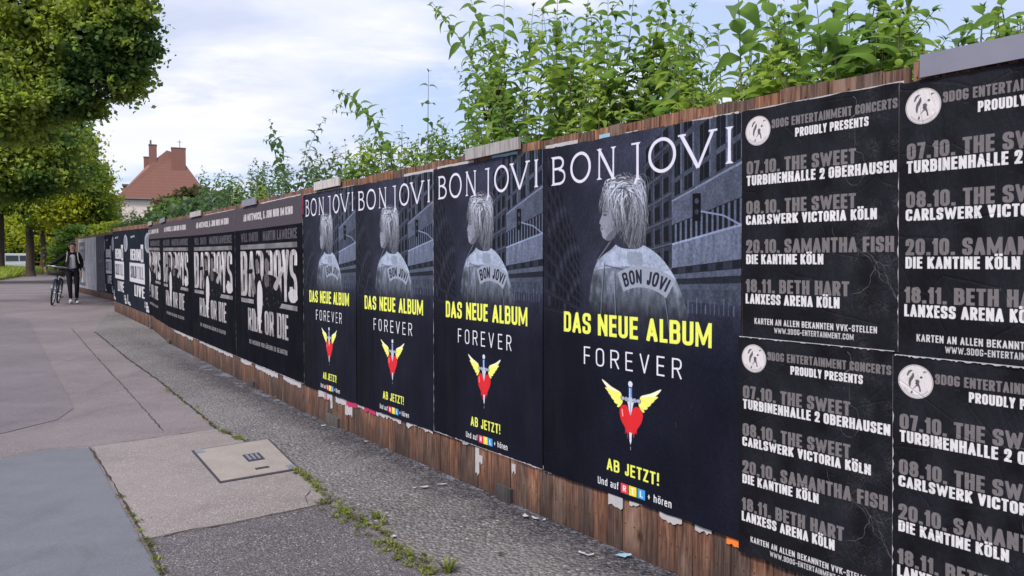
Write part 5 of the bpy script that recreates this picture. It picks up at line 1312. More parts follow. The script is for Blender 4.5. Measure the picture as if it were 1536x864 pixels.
# land behind the fence
m = MB(); bp = [(p[0] + .12, p[1] + .1) for p in NEAR] + [(p[0] + .15, p[1] + .1) for p in FAR[1:]] + [(-30, 60), (-60, 130)]
bp = [(NEAR[0][0] + 2.4, NEAR[0][1] - 3.0)] + bp; vs = []; rows = sorted(set([p[1] for p in bp] + [y for y in ROWS if bp[0][1] < y < 130])); fx = lerp_pts(sorted(bp, key=lambda p: p[1]))
for Y in rows: vs += [(fx(Y), Y, g(Y) + .012), (fx(Y) + 400, Y, g(Y) + .012)]
m.add(vs, [(2 * i, 2 * i + 1, 2 * i + 3, 2 * i + 2) for i in range(len(rows) - 1)]); tag(m.build('weedy_ground', M['soil']), 'weedy open ground behind the fence', kind='structure')
# ================================================================ house beyond
M['tile'] = (lambda q: q.done(q.mix(q.noise(q.obj(), 1.2, 6, .6), (.205, .100, .080), (.25, .120, .095)), .8, .2, q.bump(q.math('SINE', q.math('MULTIPLY', q.sep(q.obj())[2], 16.)), .12, .03)))(NM('red_brown_roof_tiles'))
M['brick'] = plain('red_chimney_brick', (.24, .115, .095), .85, .2, .15, 5)
M['render'] = plain('cream_render', (.72, .63, .58), .9, .15, .06, 2)
M['tin'] = plain('grey_zinc', (.12, .12, .14), .5, .4, .2, 5)
HY = 95.
def h_at(x, y, dy=0.): return at(x, y, HY + dy)
hb = h_at(247, 391); hb.z = g(95); house = empty('house', hb, R(24)); house.scale = (.93, 1, 1); tag(house, 'cream house with a steep red brown tiled roof and chimneys', 'house'); ho = Vector(hb)
def P_(x, y, dy=0.): return h_at(x, y, dy) - ho
eL, eR, ap = P_(177, 298.5), P_(318, 298.5), P_(250, 222.5)
zE = eL.z; zA = ap.z; DEP = 13.
m = MB(); m.box(eL.x + .45, eR.x - .45, .3, DEP - .3, -.5, zE); m.build('wall', M['render'], house)
# front face of the roof: steep hip rising to the ridge, with the flat stub left by the two big stacks
m = MB(); k1 = P_(236, 236); k2 = P_(262, 231)
fr = [(eL.x, 0, zE), (eR.x, 0, zE), (ap.x + 1.3, 1.6, zA - .35), (ap.x, 1.6, zA), (ap.x - 2.6, 1.6, zA - 2.2)]
bk = [(eL.x, DEP, zE), (eR.x, DEP, zE), (ap.x + 1.3, 11.4, zA - .35), (ap.x, 11.4, zA), (ap.x - 2.6, 11.4, zA - 2.2)]
vs = fr + bk + [(eL.x, 0, zE - .18), (eR.x, 0, zE - .18), (eL.x, DEP, zE - .18), (eR.x, DEP, zE - .18)]
m.add(vs, [(0, 1, 2, 3), (0, 3, 4), (5, 8, 7, 6), (5, 9, 8), (1, 6, 7, 2), (2, 7, 8, 3), (3, 8, 9, 4), (0, 4, 9, 5), (0, 10, 11, 1), (1, 11, 13, 6), (6, 13, 12, 5), (5, 12, 10, 0), (10, 12, 13, 11)])
roof = m.build('roof', M['tile'], house)
def stack(x0, x1, yt, yb, d0, d1, mt='brick'):
    a = P_(x0, yt, d0); b_ = P_(x1, yb, d0); a.x += d0 * .45; b_.x += d0 * .45; m = MB(); m.box(a.x, b_.x, d0, d1, b_.z - 3.2, a.z, 0); m.box(a.x - .04, b_.x + .04, d0 - .04, d1 + .04, a.z - .10, a.z + .01, 1); return m.build('chimney', [M[mt], M['tin']], roof)
stack(223.5, 235.5, 217.5, 250, 1.2, 2.6); stack(216.2, 223.5, 236.5, 250, 2.4, 4.0); stack(256.5, 278.5, 220.2, 250, 1.0, 3.4)
m = MB(); q = P_(233, 216, 3.5); q.x += 1.0; m.tube([(q.x, 3.5, q.z - .3), (q.x, 3.5, q.z + .35)], .12, 8); q = P_(276, 218, 4.); q.x += 1.2; m.tube([(q.x, 4, q.z - .2), (q.x, 4, q.z + .75)], .05, 6); m.box(q.x - .35, q.x + .25, 3.98, 4.02, q.z + .45, q.z + .5); m.build('vent_pipe', M['tin'], roof)
for xa, xb in ((184.5, 197), (306, 317)):              # side dormers seen end on
    a = P_(xa, 274.5); b_ = P_(xb, 286); m = MB(); m.box(a.x, b_.x, 4., 9., b_.z - .7, a.z - .15, 0); m.box(a.x - .15, b_.x + .1, 3.8, 9.2, a.z - .15, a.z + .05, 1); m.build('dormer', [M['brick'], M['tin']], roof)
m = MB(); q = P_(178.5, 300); m.tube([(eL.x + .3, .15, zE), (eL.x + .4, .15, 0)], .07, 6); m.build('downpipe', M['tin'], house)
m = MB(); m.tube([(eL.x - .05, -.06, zE - .08), (eR.x + .05, -.06, zE - .08)], .09, 6); m.build('gutter', M['tin'], house)

# ================================================================ verge with tall grass
vf = [tuple(gp(*p)[:2]) for p in ((-620, 560), (-420, 490), (-300, 452), (-120, 436), (0, 420), (40, 413), (75, 408.5))]
vf = sorted(vf, key=lambda p: p[1]); vxf = lerp_pts(vf)
def verge_in(x, y): return y > vf[0][1] - 4 and x < (vxf(y) if y <= vf[-1][1] else vf[-1][0])
M['verge'] = asphalt('turf', (.10, .14, .035), 30, .5, 1, .5, .3, tint=(1, 1, 1))
m = MB(); vs = []; rows = sorted(set([y for y in ROWS if vf[0][1] < y < vf[-1][1]] + [vf[0][1], vf[-1][1], 46, 50, 56, 62, 66, 70]))
for Y in rows: vs += [(vxf(Y) - 200, Y, g(Y) + .03), (vxf(Y), Y, g(Y) + .03), (vxf(Y), Y, g(Y) - .05)]
fs = []
for i in range(len(rows) - 1): fs += [(3 * i, 3 * i + 1, 3 * i + 4, 3 * i + 3), (3 * i + 1, 3 * i + 2, 3 * i + 5, 3 * i + 4)]
Yl = rows[-1]; n = len(vs); vs += [(vxf(Yl) - 200, 84, g(84) + .03), (vxf(Yl) + 2, 84, g(84) + .03)]; fs.append((n - 3, n - 2, n + 1, n))
m.add(vs, fs); tag(m.build('grass_verge', M['verge']), 'green verge between the path and the parked cars', kind='structure')
rs = np.random.RandomState(5); N = 34000
ys = rs.uniform(vf[0][1], vf[-1][1] + 6, N); xr = np.array([vxf(y) for y in ys]); xs = xr - rs.uniform(0, 1, N) ** 1.7 * 14 - .05; zs = np.array([g(y) for y in ys]) + .02
Hh = rs.uniform(.25, .62, N) * (1 + .35 * np.sin(xs * 1.3) * np.sin(ys * .9)); an = rs.uniform(0, 6.28, N); wv = .035; ln_ = rs.normal(0, .16, (N, 2))
p0 = np.stack([xs - np.cos(an) * wv, ys - np.sin(an) * wv, zs], 1); p1 = np.stack([xs + np.cos(an) * wv, ys + np.sin(an) * wv, zs], 1)
p2 = np.stack([xs + ln_[:, 0] + np.cos(an) * .012, ys + ln_[:, 1] + np.sin(an) * .012, zs + Hh], 1); p3 = np.stack([xs + ln_[:, 0] - np.cos(an) * .012, ys + ln_[:, 1] - np.sin(an) * .012, zs + Hh * .98], 1)
o = link('tall_grass', quads_mesh('tall_grass', np.stack([p0, p1, p2, p3], 1).reshape(-1, 3), M['grass'])); tag(o, 'tall unmown grass on the verge beside the path', 'grass', kind='stuff')

# ================================================================ parked cars beyond the verge
M['car_white'] = plain('white_car_paint', (.72, .72, .74), .28, .5, .04, 2); M['car_silver'] = plain('silver_car_paint', (.42, .43, .46), .28, .5, .04, 2, .3)
M['glass'] = plain('dark_car_glass', (.025, .03, .035), .08, .6, .1, 2); M['tyre'] = plain('black_rubber', (.02, .02, .022), .8, .2, .2, 30); M['rim'] = plain('grey_rim', (.32, .32, .34), .4, .5, .1, 20, .5)
M['lamp_red'] = plain('red_lamp_glass', (.45, .03, .03), .25, .5, .1, 10); M['lamp_clear'] = plain('clear_lamp_glass', (.65, .66, .7), .15, .6, .1, 10)
def car(label, loc, rz, L, W, prof, mat, glass, name='parked_car', cat='car', wr=.32):
    """prof: closed side outline (x along, z up); roof narrowed; windows laid on the flanks as separate panes"""
    root = empty(name, loc, rz); tag(root, label, cat, 'vehicles parked beyond the verge'); m = MB(); zt = max(z for x, z in prof); zb = .75
    def half(z): return W / 2 * (1 - .16 * max(0, (z - zb) / (zt - zb)))
    n = len(prof); vs = [(x, -half(z), z) for x, z in prof] + [(x, half(z), z) for x, z in prof]
    m.add(vs, [tuple(range(n - 1, -1, -1)), tuple(range(n, 2 * n))] + [(i, (i + 1) % n, n + (i + 1) % n, n + i) for i in range(n)])
    body = m.build('body', M[mat], root); bv = body.modifiers.new('b', 'BEVEL'); bv.width = .05; bv.segments = 2
    for poly in glass['side']:
        for sg in (-1, 1):
            m = MB(); m.add([(x, sg * (half(z) + .006), z) for x, z in poly] + [(x, sg * (half(z) - .02), z) for x, z in poly], [tuple(range(len(poly))), tuple(range(2 * len(poly) - 1, len(poly) - 1, -1))] + [(i, (i + 1) % len(poly), len(poly) + (i + 1) % len(poly), len(poly) + i) for i in range(len(poly))]); m.build('side_window', M['glass'], root)
    for nm, (xa, za, xb, zb_) in (('windscreen', glass['front']), ('rear_window', glass['rear'])):
        ha, hb_ = half(za) - .12, half(zb_) - .12; dx = .012 if xa > 0 else -.012; m = MB()
        m.add([(xa + dx, -ha, za), (xa + dx, ha, za), (xb + dx, hb_, zb_ + .01), (xb + dx, -hb_, zb_ + .01), (xa - dx, -ha, za), (xa - dx, ha, za), (xb - dx, hb_, zb_), (xb - dx, -hb_, zb_)], [(0, 1, 2, 3), (7, 6, 5, 4), (0, 4, 5, 1), (1, 5, 6, 2), (2, 6, 7, 3), (3, 7, 4, 0)]); m.build(nm, M['glass'], root)
    for x in (L * .31, -L * .30):
        for sg in (-1, 1):
            w = empty('wheel', (x, sg * (W / 2 - .09), wr)); w.parent = root; m = MB(); m.ringtube((0, 0, 0), wr - .07, .075, 'y', 20, 8); m.build('tyre', M['tyre'], w)
            m = MB(); m.tube([(0, -.07, 0), (0, .07, 0)], wr - .09, 16); m.build('rim', M['rim'], w)
    for sg in (-1, 1):
        m = MB(); m.ball((L / 2 - .10, sg * (W / 2 - .28), .68), (.09, .17, .09)); m.build('headlight', M['lamp_clear'], root)
        m = MB(); m.box(-L / 2 - .015, -L / 2 + .06, sg * (W / 2 - .24) - .10, sg * (W / 2 - .24) + .10, .72, 1.02); m.build('tail_light', M['lamp_red'], root)
        m = MB(); m.ball((L * .20, sg * (W / 2 + .08), 1.02), (.07, .09, .07), 8, 5); m.build('wing_mirror', M[mat], root)
    for x, nm in ((L / 2 - .02, 'front_bumper'), (-L / 2 + .02, 'rear_bumper')):
        m = MB(); m.box(x - .07, x + .07, -W / 2 + .08, W / 2 - .08, .30, .50); m.build(nm, M['tyre'], root)
    return root
VAN = [(-2.4, .32), (2.3, .32), (2.42, .55), (2.38, .95), (1.95, 1.12), (1.30, 1.82), (1.1, 1.93), (-2.1, 1.95), (-2.32, 1.8), (-2.42, 1.0)]
VG = dict(side=[[(1.62, 1.15), (1.20, 1.70), (.50, 1.72), (.50, 1.12)], [(.38, 1.12), (.38, 1.72), (-.85, 1.72), (-.85, 1.12)], [(-.97, 1.12), (-.97, 1.72), (-2.05, 1.70), (-2.15, 1.12)]], front=(1.90, 1.16, 1.36, 1.76), rear=(-2.42, 1.15, -2.34, 1.72))
CARP = [(-2.0, .30), (2.0, .30), (2.1, .5), (2.05, .78), (1.25, .95), (.62, 1.40), (.3, 1.47), (-1.1, 1.46), (-1.85, 1.02), (-2.08, .92), (-2.1, .5)]
CG = dict(side=[[(1.0, .98), (.52, 1.34), (-.05, 1.38), (-.05, .96)], [(-.15, .96), (-.15, 1.38), (-1.0, 1.36), (-1.45, 1.0)]], front=(1.20, .99, .68, 1.36), rear=(-1.80, 1.06, -1.16, 1.42))
for px, Y, rz, a in ((10, 84, 232, ('white van with dark side windows parked at the left edge', 4.84, 1.9, VAN, 'car_white', VG, 'parked_van', 'van')),
                     (38, 100, 200, ('pale car parked just behind the white van', 4.2, 1.76, CARP, 'car_silver', CG, 'parked_car', 'car')),
                     (80, 104, 190, ('white car glimpsed behind the bicycle handlebar', 4.2, 1.78, CARP, 'car_white', CG, 'parked_car', 'car')),
                     (57, 110, 185, ('silver car half hidden between the two dark trunks', 4.2, 1.78, CARP, 'car_silver', CG, 'parked_car', 'car'))):
    p = at(px, 391, Y); p.z = g(Y); car(a[0], p, R(rz), a[1], a[2], a[3], a[4], a[5], a[6], a[7])
m = MB(); p = at(56, 391, 64); p.z = g(64); 
for dx in (-.45, .45): m.tube([(dx, 0, -.1), (dx, 0, 1.0)], .05, 8)
m.tube([(-.45, 0, 1.0), (.45, 0, 1.0)], .05, 8)
o = m.build('guard_rail', plain('rust_red_paint', (.36, .09, .05), .6, .3, .2, 5), None, p); tag(o, 'low rust red guard hoop between the two tree trunks', 'guard rail')

# ================================================================ bicycle
M['bike'] = plain('dark_blue_lacquer', (.020, .026, .050), .35, .5, .1, 20); M['chrome'] = plain('dull_chrome', (.45, .45, .48), .3, .5, .1, 30, .8); M['basket'] = plain('dark_basket_wire', (.045, .035, .035), .6, .3, .2, 60)
bk_pos = gp(82.5, 456.5); heading = math.atan2(-.915, .40)
bike = empty('bicycle', bk_pos, heading); bike.rotation_euler = (R(-8), 0, heading); tag(bike, 'dark city bicycle with a front basket, pushed along the path', 'bicycle')
def part(name, mb, mat, parent=bike, **k): return mb.build(name, M[mat], parent, smooth_=True, **k)
WR = .34
for x, nm in ((.55, 'front_wheel'), (-.52, 'rear_wheel')):
    w = empty('wheel', (x, 0, WR)); w.parent = bike
    m = MB(); m.ringtube((0, 0, 0), WR - .02, .021, 'y', 36, 8); part('tyre', m, 'tyre', w)
    m = MB(); m.ringtube((0, 0, 0), WR - .048, .011, 'y', 36, 6); part('rim', m, 'chrome', w)
    m = MB(); m.tube([(0, -.05, 0), (0, .05, 0)], .02, 8); part('hub', m, 'chrome', w)
    m = MB()
    for i in range(20): a = i * .31416; m.tube([(0, .02 * (-1) ** i, 0), ((WR - .05) * math.cos(a), 0, (WR - .05) * math.sin(a))], .0022, 3)
    part('spokes', m, 'chrome', w)
    m = MB(); N = 16; vs = []; a0, a1 = (.1, 2.7) if x > 0 else (.3, 3.3)
    for i in range(N + 1):
        a = a0 + (a1 - a0) * i / N
        for y in (-.03, 0, .03): rr_ = WR + .025 - (.014 if y else 0); vs.append((x + rr_ * math.cos(a), y, WR + rr_ * math.sin(a)))
    m.add(vs, [(3 * i + j, 3 * i + j + 1, 3 * i + j + 4, 3 * i + j + 3) for i in range(N) for j in (0, 1)]); part('mudguard', m, 'bike')
m = MB(); bb_ = (-.08, 0, .30); hd = (.40, 0, .86); st = (-.22, 0, .72); rr2 = (-.52, 0, WR)
m.tube([bb_, (.10, 0, .40), (.36, 0, .70)], .019, 8); m.tube([(-.16, 0, .55), (.2, 0, .62), (.385, 0, .80)], .015, 8); m.tube([bb_, st], .016, 8); m.tube([(.36, 0, .68), (.405, 0, .92)], .021, 8)
for s in (-1, 1): m.tube([bb_, (-.3, s * .05, .30), (-.52, s * .06, WR)], .009, 6); m.tube([(-.19, 0, .66), (-.35, s * .05, .5), (-.52, s * .06, WR)], .008, 6)
part('frame', m, 'bike')
m = MB(); m.tube([(.41, 0, .70), (.44, 0, .66)], .02, 8)
for s in (-1, 1): m.tube([(.42, s * .045, .68), (.47, s * .055, .50), (.55, s * .055, WR)], .012, 6)
part('fork', m, 'bike')
m = MB(); m.tube([(.40, 0, .9), (.39, 0, 1.02)], .013, 8); m.tube([(.20, -.30, 1.0), (.30, -.27, 1.01), (.39, -.12, 1.03), (.40, 0, 1.02), (.39, .12, 1.03), (.30, .27, 1.01), (.20, .30, 1.0)], .0125, 8); part('handlebar', m, 'chrome')
for s in (-1, 1):
    m = MB(); m.tube([(.10, s * .315, .99), (.24, s * .295, 1.005)], .018, 8); part('grip', m, 'tyre')
    m = MB(); m.tube([(.30, s * .25, 1.0), (.24, s * .30, .975), (.16, s * .33, .96)], .006, 5); part('brake_lever', m, 'chrome')
bsk = empty('basket', (.60, 0, .80)); bsk.parent = bike; m = MB()
for z, q in ((0, .13), (.07, .14), (.14, .15), (.21, .165)):
    w_ = q * 1.45; m.tube([(-q, -w_, z), (q, -w_, z), (q, w_, z), (-q, w_, z), (-q, -w_, z)], .006 if z == .21 else .0035, 4)
for i in range(11):
    t = -1 + i / 5; m.tube([(.13, .19 * t, 0), (.165, .24 * t, .21)], .0025, 3); m.tube([(-.13, .19 * t, 0), (-.165, .24 * t, .21)], .0025, 3); m.tube([(-.13, .19 * t, 0), (.13, .19 * t, 0)], .0025, 3)
for i in range(7):
    t = -1 + i / 3
    for s in (-1, 1): m.tube([(.13 * t, s * .19, 0), (.165 * t, s * .24, .21)], .0025, 3)
part('wire_mesh', m, 'basket', bsk)
m = MB(); m.box(-.12, .12, -.17, .17, .01, .12); part('dark_liner', m, 'basket', bsk)
m = MB(); m.ball((.63, 0, .74), (.03, .045, .04)); part('headlamp', m, 'lamp_clear')
m = MB(); m.tube([(-.22, 0, .70), (-.245, 0, .92)], .013, 8); part('seat_post', m, 'chrome')
m = MB(); m.ball((-.28, 0, .955), (.13, .085, .035), 14, 8); m.ball((-.14, 0, .955), (.10, .028, .026), 10, 6); part('saddle', m, 'tyre')
m = MB(); m.tube([(-.08, -.075, .30), (-.08, .075, .30)], .014, 8); m.tube([(-.08, .075, .30), (.06, .085, .22)], .009, 6); m.tube([(-.08, -.075, .30), (-.22, -.085, .38)], .009, 6); m.ringtube((-.08, -.055, .30), .09, .006, 'y', 20, 5); part('crank', m, 'chrome')
for x, y, z in ((.06, .13, .22), (-.22, -.13, .38)): m = MB(); m.box(x - .045, x + .045, y - .045, y + .045, z - .012, z + .012); part('pedal', m, 'tyre')
m = MB(); m.box(-.70, -.36, -.065, .065, .735, .747); m.tube([(-.66, -.06, .735), (-.54, -.06, .36)], .005, 5); m.tube([(-.66, .06, .735), (-.54, .06, .36)], .005, 5); part('rear_rack', m, 'bike')
m = MB(); m.tube([(-.40, -.05, .28), (-.46, -.17, .10)], .008, 6); part('kickstand', m, 'chrome')

# ================================================================ person pushing the bicycle
M['skin'] = plain('skin', (.50, .29, .22), .55, .35, .06, 12); M['black_cloth'] = plain('black_cloth', (.012, .012, .016), .85, .2, .3, 40); M['shirt'] = plain('light_grey_shirt', (.50, .48, .50), .85, .2, .12, 30)
M['hair'] = plain('black_hair', (.014, .011, .011), .45, .4, .4, 60); M['shoe_white'] = plain('white_canvas', (.66, .65, .66), .7, .25, .1, 30); M['strap'] = plain('cream_strap', (.55, .52, .44), .8, .2, .1, 30)
M['lip'] = plain('lip', (.34, .11, .10), .5, .3, .05, 20); M['eye'] = plain('eye_dark', (.03, .02, .02), .3, .5, .1, 30)
def skin(name, joints, bones, mat, parent, sub=2):
    me = bpy.data.meshes.new(name); ks = list(joints); me.from_pydata([joints[k][:3] for k in ks], [(ks.index(a), ks.index(b_)) for a, b_ in bones], [])
    o = bpy.data.objects.new(name, me); COL.objects.link(o); o.modifiers.new('s', 'SKIN'); me.skin_vertices or None
    for i, k in enumerate(ks):
        r_ = joints[k][3]; me.skin_vertices[0].data[i].radius = r_ if isinstance(r_, tuple) else (r_, r_)
    me.skin_vertices[0].data[0].use_root = True; sd = o.modifiers.new('d', 'SUBSURF'); sd.levels = sd.render_levels = sub
    bpy.context.view_layer.update(); dg = bpy.context.evaluated_depsgraph_get(); nm_ = bpy.data.meshes.new_from_object(o.evaluated_get(dg)); bpy.data.objects.remove(o)
    nm_.materials.clear(); nm_.materials.append(M[mat]); nm_.polygons.foreach_set('use_smooth', [True] * len(nm_.polygons)); return link(name, nm_, parent)
pp = gp(110, 455); pn = empty('person', pp, math.atan2(-.86, .51) + R(90)); tag(pn, 'person in black jacket and trousers, light shirt and white shoes, pushing the bicycle', 'person')
# local axes: -y ahead (towards the camera), +x = the person's left (right in the view)
Jt = {'pel': (0, 0, .93, .105), 'bel': (0, .0, 1.06, .095), 'ch': (0, .0, 1.24, .115), 'nk0': (0, .005, 1.38, .062), 'nk': (0, -.01, 1.44, .047), 'hd0': (0, -.015, 1.50, .062), 'hd1': (0, -.015, 1.585, .078), 'hd2': (0, -.005, 1.635, .055),
      'shL': (.15, .0, 1.35, .052), 'elL': (.225, .05, 1.10, .038), 'wrL': (.20, -.06, .90, .026), 'shR': (-.15, .0, 1.35, .052), 'elR': (-.36, -.03, 1.17, .038), 'wrR': (-.56, -.10, 1.03, .026),
      'hpL': (.085, 0, .88, .085), 'knL': (.095, -.03, .49, .052), 'anL': (.085, .03, .09, .034), 'hpR': (-.085, 0, .88, .085), 'knR': (-.075, -.07, .50, .052), 'anR': (-.06, -.12, .09, .034)}
for s, sx in (('L', 1), ('R', -1)):                    # hands: palm, four fingers of unequal length, thumb
    w = Vector(Jt['wr' + s][:3]); dr = Vector((-.02, -.12, -1)).normalized() if s == 'L' else Vector((-.75, -.55, -.35)).normalized(); ac = Vector((0, 1, 0)) if s == 'L' else Vector((.3, -.6, .7)).normalized(); curl = Vector((-1, 0, 0)) if s == 'L' else Vector((0, .3, -1)).normalized()
    Jt['pm' + s] = (*(w + dr * .055), .030)
    for i, L_ in enumerate((.062, .070, .066, .050)):
        b0 = w + dr * .095 + ac * (i - 1.5) * .019; b1 = b0 + dr * L_ * .5 + curl * .012; b2 = b1 + dr * L_ * .3 + curl * .03
        Jt[f'f{i}a{s}'] = (*b0, .0095); Jt[f'f{i}b{s}'] = (*b1, .009); Jt[f'f{i}c{s}'] = (*b2, .0075)
    t0 = w + dr * .045 - ac * .032 + curl * .008; Jt['ta' + s] = (*t0, .011); Jt['tb' + s] = (*(t0 + dr * .035 - ac * .012 + curl * .015), .009)
bones = [('pel', 'bel'), ('bel', 'ch'), ('ch', 'nk0'), ('nk0', 'nk'), ('nk', 'hd0'), ('hd0', 'hd1'), ('hd1', 'hd2')]
for s in 'LR':
    bones += [('ch', 'sh' + s), ('sh' + s, 'el' + s), ('el' + s, 'wr' + s), ('wr' + s, 'pm' + s), ('pm' + s, 'ta' + s), ('ta' + s, 'tb' + s), ('pel', 'hp' + s), ('hp' + s, 'kn' + s), ('kn' + s, 'an' + s)]
    for i in range(4): bones += [('pm' + s, f'f{i}a{s}'), (f'f{i}a{s}', f'f{i}b{s}'), (f'f{i}b{s}', f'f{i}c{s}')]
skin('body', Jt, bones, 'skin', pn)
def grow(keys, d): return {k: (*Jt[k][:3], Jt[k][3] + d) for k in keys}
tk = ['pel', 'hpL', 'knL', 'anL', 'hpR', 'knR', 'anR']; J2 = grow(tk, .014); J2['pel'] = (0, 0, .95, .125); J2['top'] = (0, 0, 1.06, .112); J2['anL'] = (.085, .03, .12, .045); J2['anR'] = (-.06, -.12, .12, .045)
skin('trousers', J2, [('pel', 'top'), ('pel', 'hpL'), ('hpL', 'knL'), ('knL', 'anL'), ('pel', 'hpR'), ('hpR', 'knR'), ('knR', 'anR')], 'black_cloth', pn)
skin('shirt', {'a': (0, -.012, .90, (.145, .120)), 'b': (0, -.015, 1.08, (.130, .108)), 'c': (0, -.02, 1.26, (.125, .10)), 'd': (0, -.005, 1.385, (.07, .06))}, [('a', 'b'), ('b', 'c'), ('c', 'd')], 'shirt', pn)
J3 = {'c': (0, .035, 1.25, (.155, .115)), 'b': (0, .04, 1.10, (.15, .11)), 'a': (0, .04, .97, (.155, .115)), 'n': (0, .03, 1.385, (.085, .06))}
for s in 'LR':
    for k in ('sh', 'el', 'wr'): q = Jt[k + s]; J3[k + s] = (q[0], q[1], q[2], q[3] + .021)
skin('jacket', J3, [('c', 'b'), ('b', 'a'), ('c', 'n'), ('c', 'shL'), ('shL', 'elL'), ('elL', 'wrL'), ('c', 'shR'), ('shR', 'elR'), ('elR', 'wrR')], 'black_cloth', pn)
for s, x0 in (('L', .095), ('R', -.095)):              # open jacket fronts
    m = MB(); m.add([(x0 * 1.65, -.09, 1.36), (x0 * .75, -.125, 1.33), (x0 * .85, -.155, 1.12), (x0 * 1.15, -.145, .96), (x0 * 1.75, -.06, .95), (x0 * 1.8, -.075, 1.15)], [(0, 1, 2, 5), (5, 2, 3, 4)]); q = m.build('jacket_front', M['black_cloth'], pn); so = q.modifiers.new('s', 'SOLIDIFY'); so.thickness = .02
    m = MB(); m.tube([(x0 * 1.25, -.02, 1.415), (x0 * 1.3, -.115, 1.34), (x0 * 1.45, -.135, 1.20), (x0 * 1.7, -.08, 1.10)], .014, 6); part('bag_strap', m, 'strap', pn)
m = MB(); m.ball((0, -.002, 1.60), (.092, .098, .085), 16, 10); hairq = part('hair', m, 'hair', pn)
for v in hairq.data.vertices:
    if v.co.y < -.045 and v.co.z < 1.625: v.co.y = -.045
m = MB(); m.tube([(0, .06, 1.60), (0, .075, 1.50), (0, .07, 1.40)], [.07, .055, .03], 10); m.ball((0, .03, 1.685), .035); part('hair_tail', m, 'hair', pn)
for sx in (-1, 1):
    m = MB(); m.ball((sx * .029, -.088, 1.575), (.012, .006, .007)); part('eye', m, 'eye', pn); m = MB(); m.ball((sx * .082, -.01, 1.57), (.012, .02, .03)); part('ear', m, 'skin', pn)
m = MB(); m.tube([(0, -.088, 1.585), (0, -.108, 1.548)], [.008, .013], 8); part('nose', m, 'skin', pn)
m = MB(); m.ball((0, -.083, 1.518), (.024, .010, .007)); part('mouth', m, 'lip', pn)
for s in 'LR':
    a = Jt['an' + s]; sh = empty('shoe', (a[0], a[1] - .03, 0), R(8 if s == 'L' else -8)); sh.parent = pn
    m = MB(); m.ball((0, -.03, .045), (.046, .125, .045), 14, 8); m.ball((0, .045, .07), (.042, .055, .055), 12, 7); part('upper', m, 'black_cloth' if s == 'L' else 'shoe_white', sh)
    m = MB(); m.ball((0, -.03, .022), (.050, .135, .022), 14, 6); part('sole', m, 'shoe_white', sh)
    m = MB(); m.ball((0, -.11, .045), (.040, .045, .035), 10, 6); part('toe_cap', m, 'shoe_white', sh)
bag = MB(); bag.box(-.03, .03, -.07, .07, -.28, 0); bag.tube([(0, -.05, -.01), (-.03, -.03, .10), (-.05, .03, .10), (0, .05, -.01)], .008, 5)
hp_ = pn.matrix_basis @ Vector((.235, -.03, .86)) if False else None
b2 = bag.build('tote_bag', M['shoe_white'], None); ang = pn.rotation_euler.z; off_ = Matrix.Rotation(ang, 3, 'Z') @ Vector((.245, -.06, .86)); b2.location = Vector(pn.location) + off_; b2.rotation_euler = (0, 0, ang + .3); tag(b2, 'small white cloth bag hanging from the person\'s hand', 'bag')

# ================================================================ weeds in the joint, litter, loose grit
def along(px): return [gp(*p) for p in px]
J_ = along([(325, 644), (352, 657), (369, 664)]); K_ = along([(441, 703), (465, 722), (494, 748), (522, 766), (555, 786), (590, 812), (620, 832), (668, 864)])
rs = np.random.RandomState(8); Q = []
def sprinkle(poly, n, wid, size, bias=0., dens=None):
    for i in range(n):
        k = rs.randint(len(poly) - 1); a, b_ = poly[k], poly[k + 1]; t = rs.rand(); p = a.lerp(b_, t); d = (b_ - a).normalized(); nr = Vector((-d.y, d.x, 0))
        c = p - nr * (bias + rs.normal(0, wid)); yield c
def weed_mesh(cl, n, size, spread, name, mat, label, tall=1.):
    C = np.array([(c.x, c.y, c.z + .012) for c in cl]); N = len(C) * n; P = np.repeat(C, n, 0); sp_ = np.repeat(rs.uniform(.4, 1.2, len(C)), n)[:, None] * spread
    P[:, :2] += rs.normal(0, 1, (N, 2)) * sp_; L = size * rs.uniform(.5, 1.3, N)[:, None]; an = rs.uniform(0, 6.28, N); d = np.stack([np.cos(an), np.sin(an), rs.uniform(.25, 1.4, N) * tall], 1); d /= np.linalg.norm(d, axis=1)[:, None]
    s_ = np.stack([-np.sin(an), np.cos(an), np.zeros(N)], 1); v0 = P; v1 = P + d * L * .55 + s_ * L * .24; v2 = P + d * L; v3 = P + d * L * .55 - s_ * L * .24
    o = link(name, quads_mesh(name, np.stack([v0, v1, v2, v3], 1).reshape(-1, 3), M[mat])); return tag(o, label, 'weeds', kind='stuff')
cl = list(sprinkle(J_, 24, .012, 0)) + list(sprinkle(K_[:3], 42, .015, 0, .010)) + list(sprinkle(K_[2:5], 44, .036, 0, .04)) + list(sprinkle(K_[4:], 62, .033, 0, .045)) + list(sprinkle(along([(180, 744), (218, 811), (243, 864)]), 18, .005, 0)) + list(sprinkle(along([(250, 585), (289, 613), (325, 644)]), 14, .012, 0))
weed_mesh(cl, 26, .015, .013, 'moss_and_weeds', 'moss', 'small green weeds and moss growing in the paving joint')
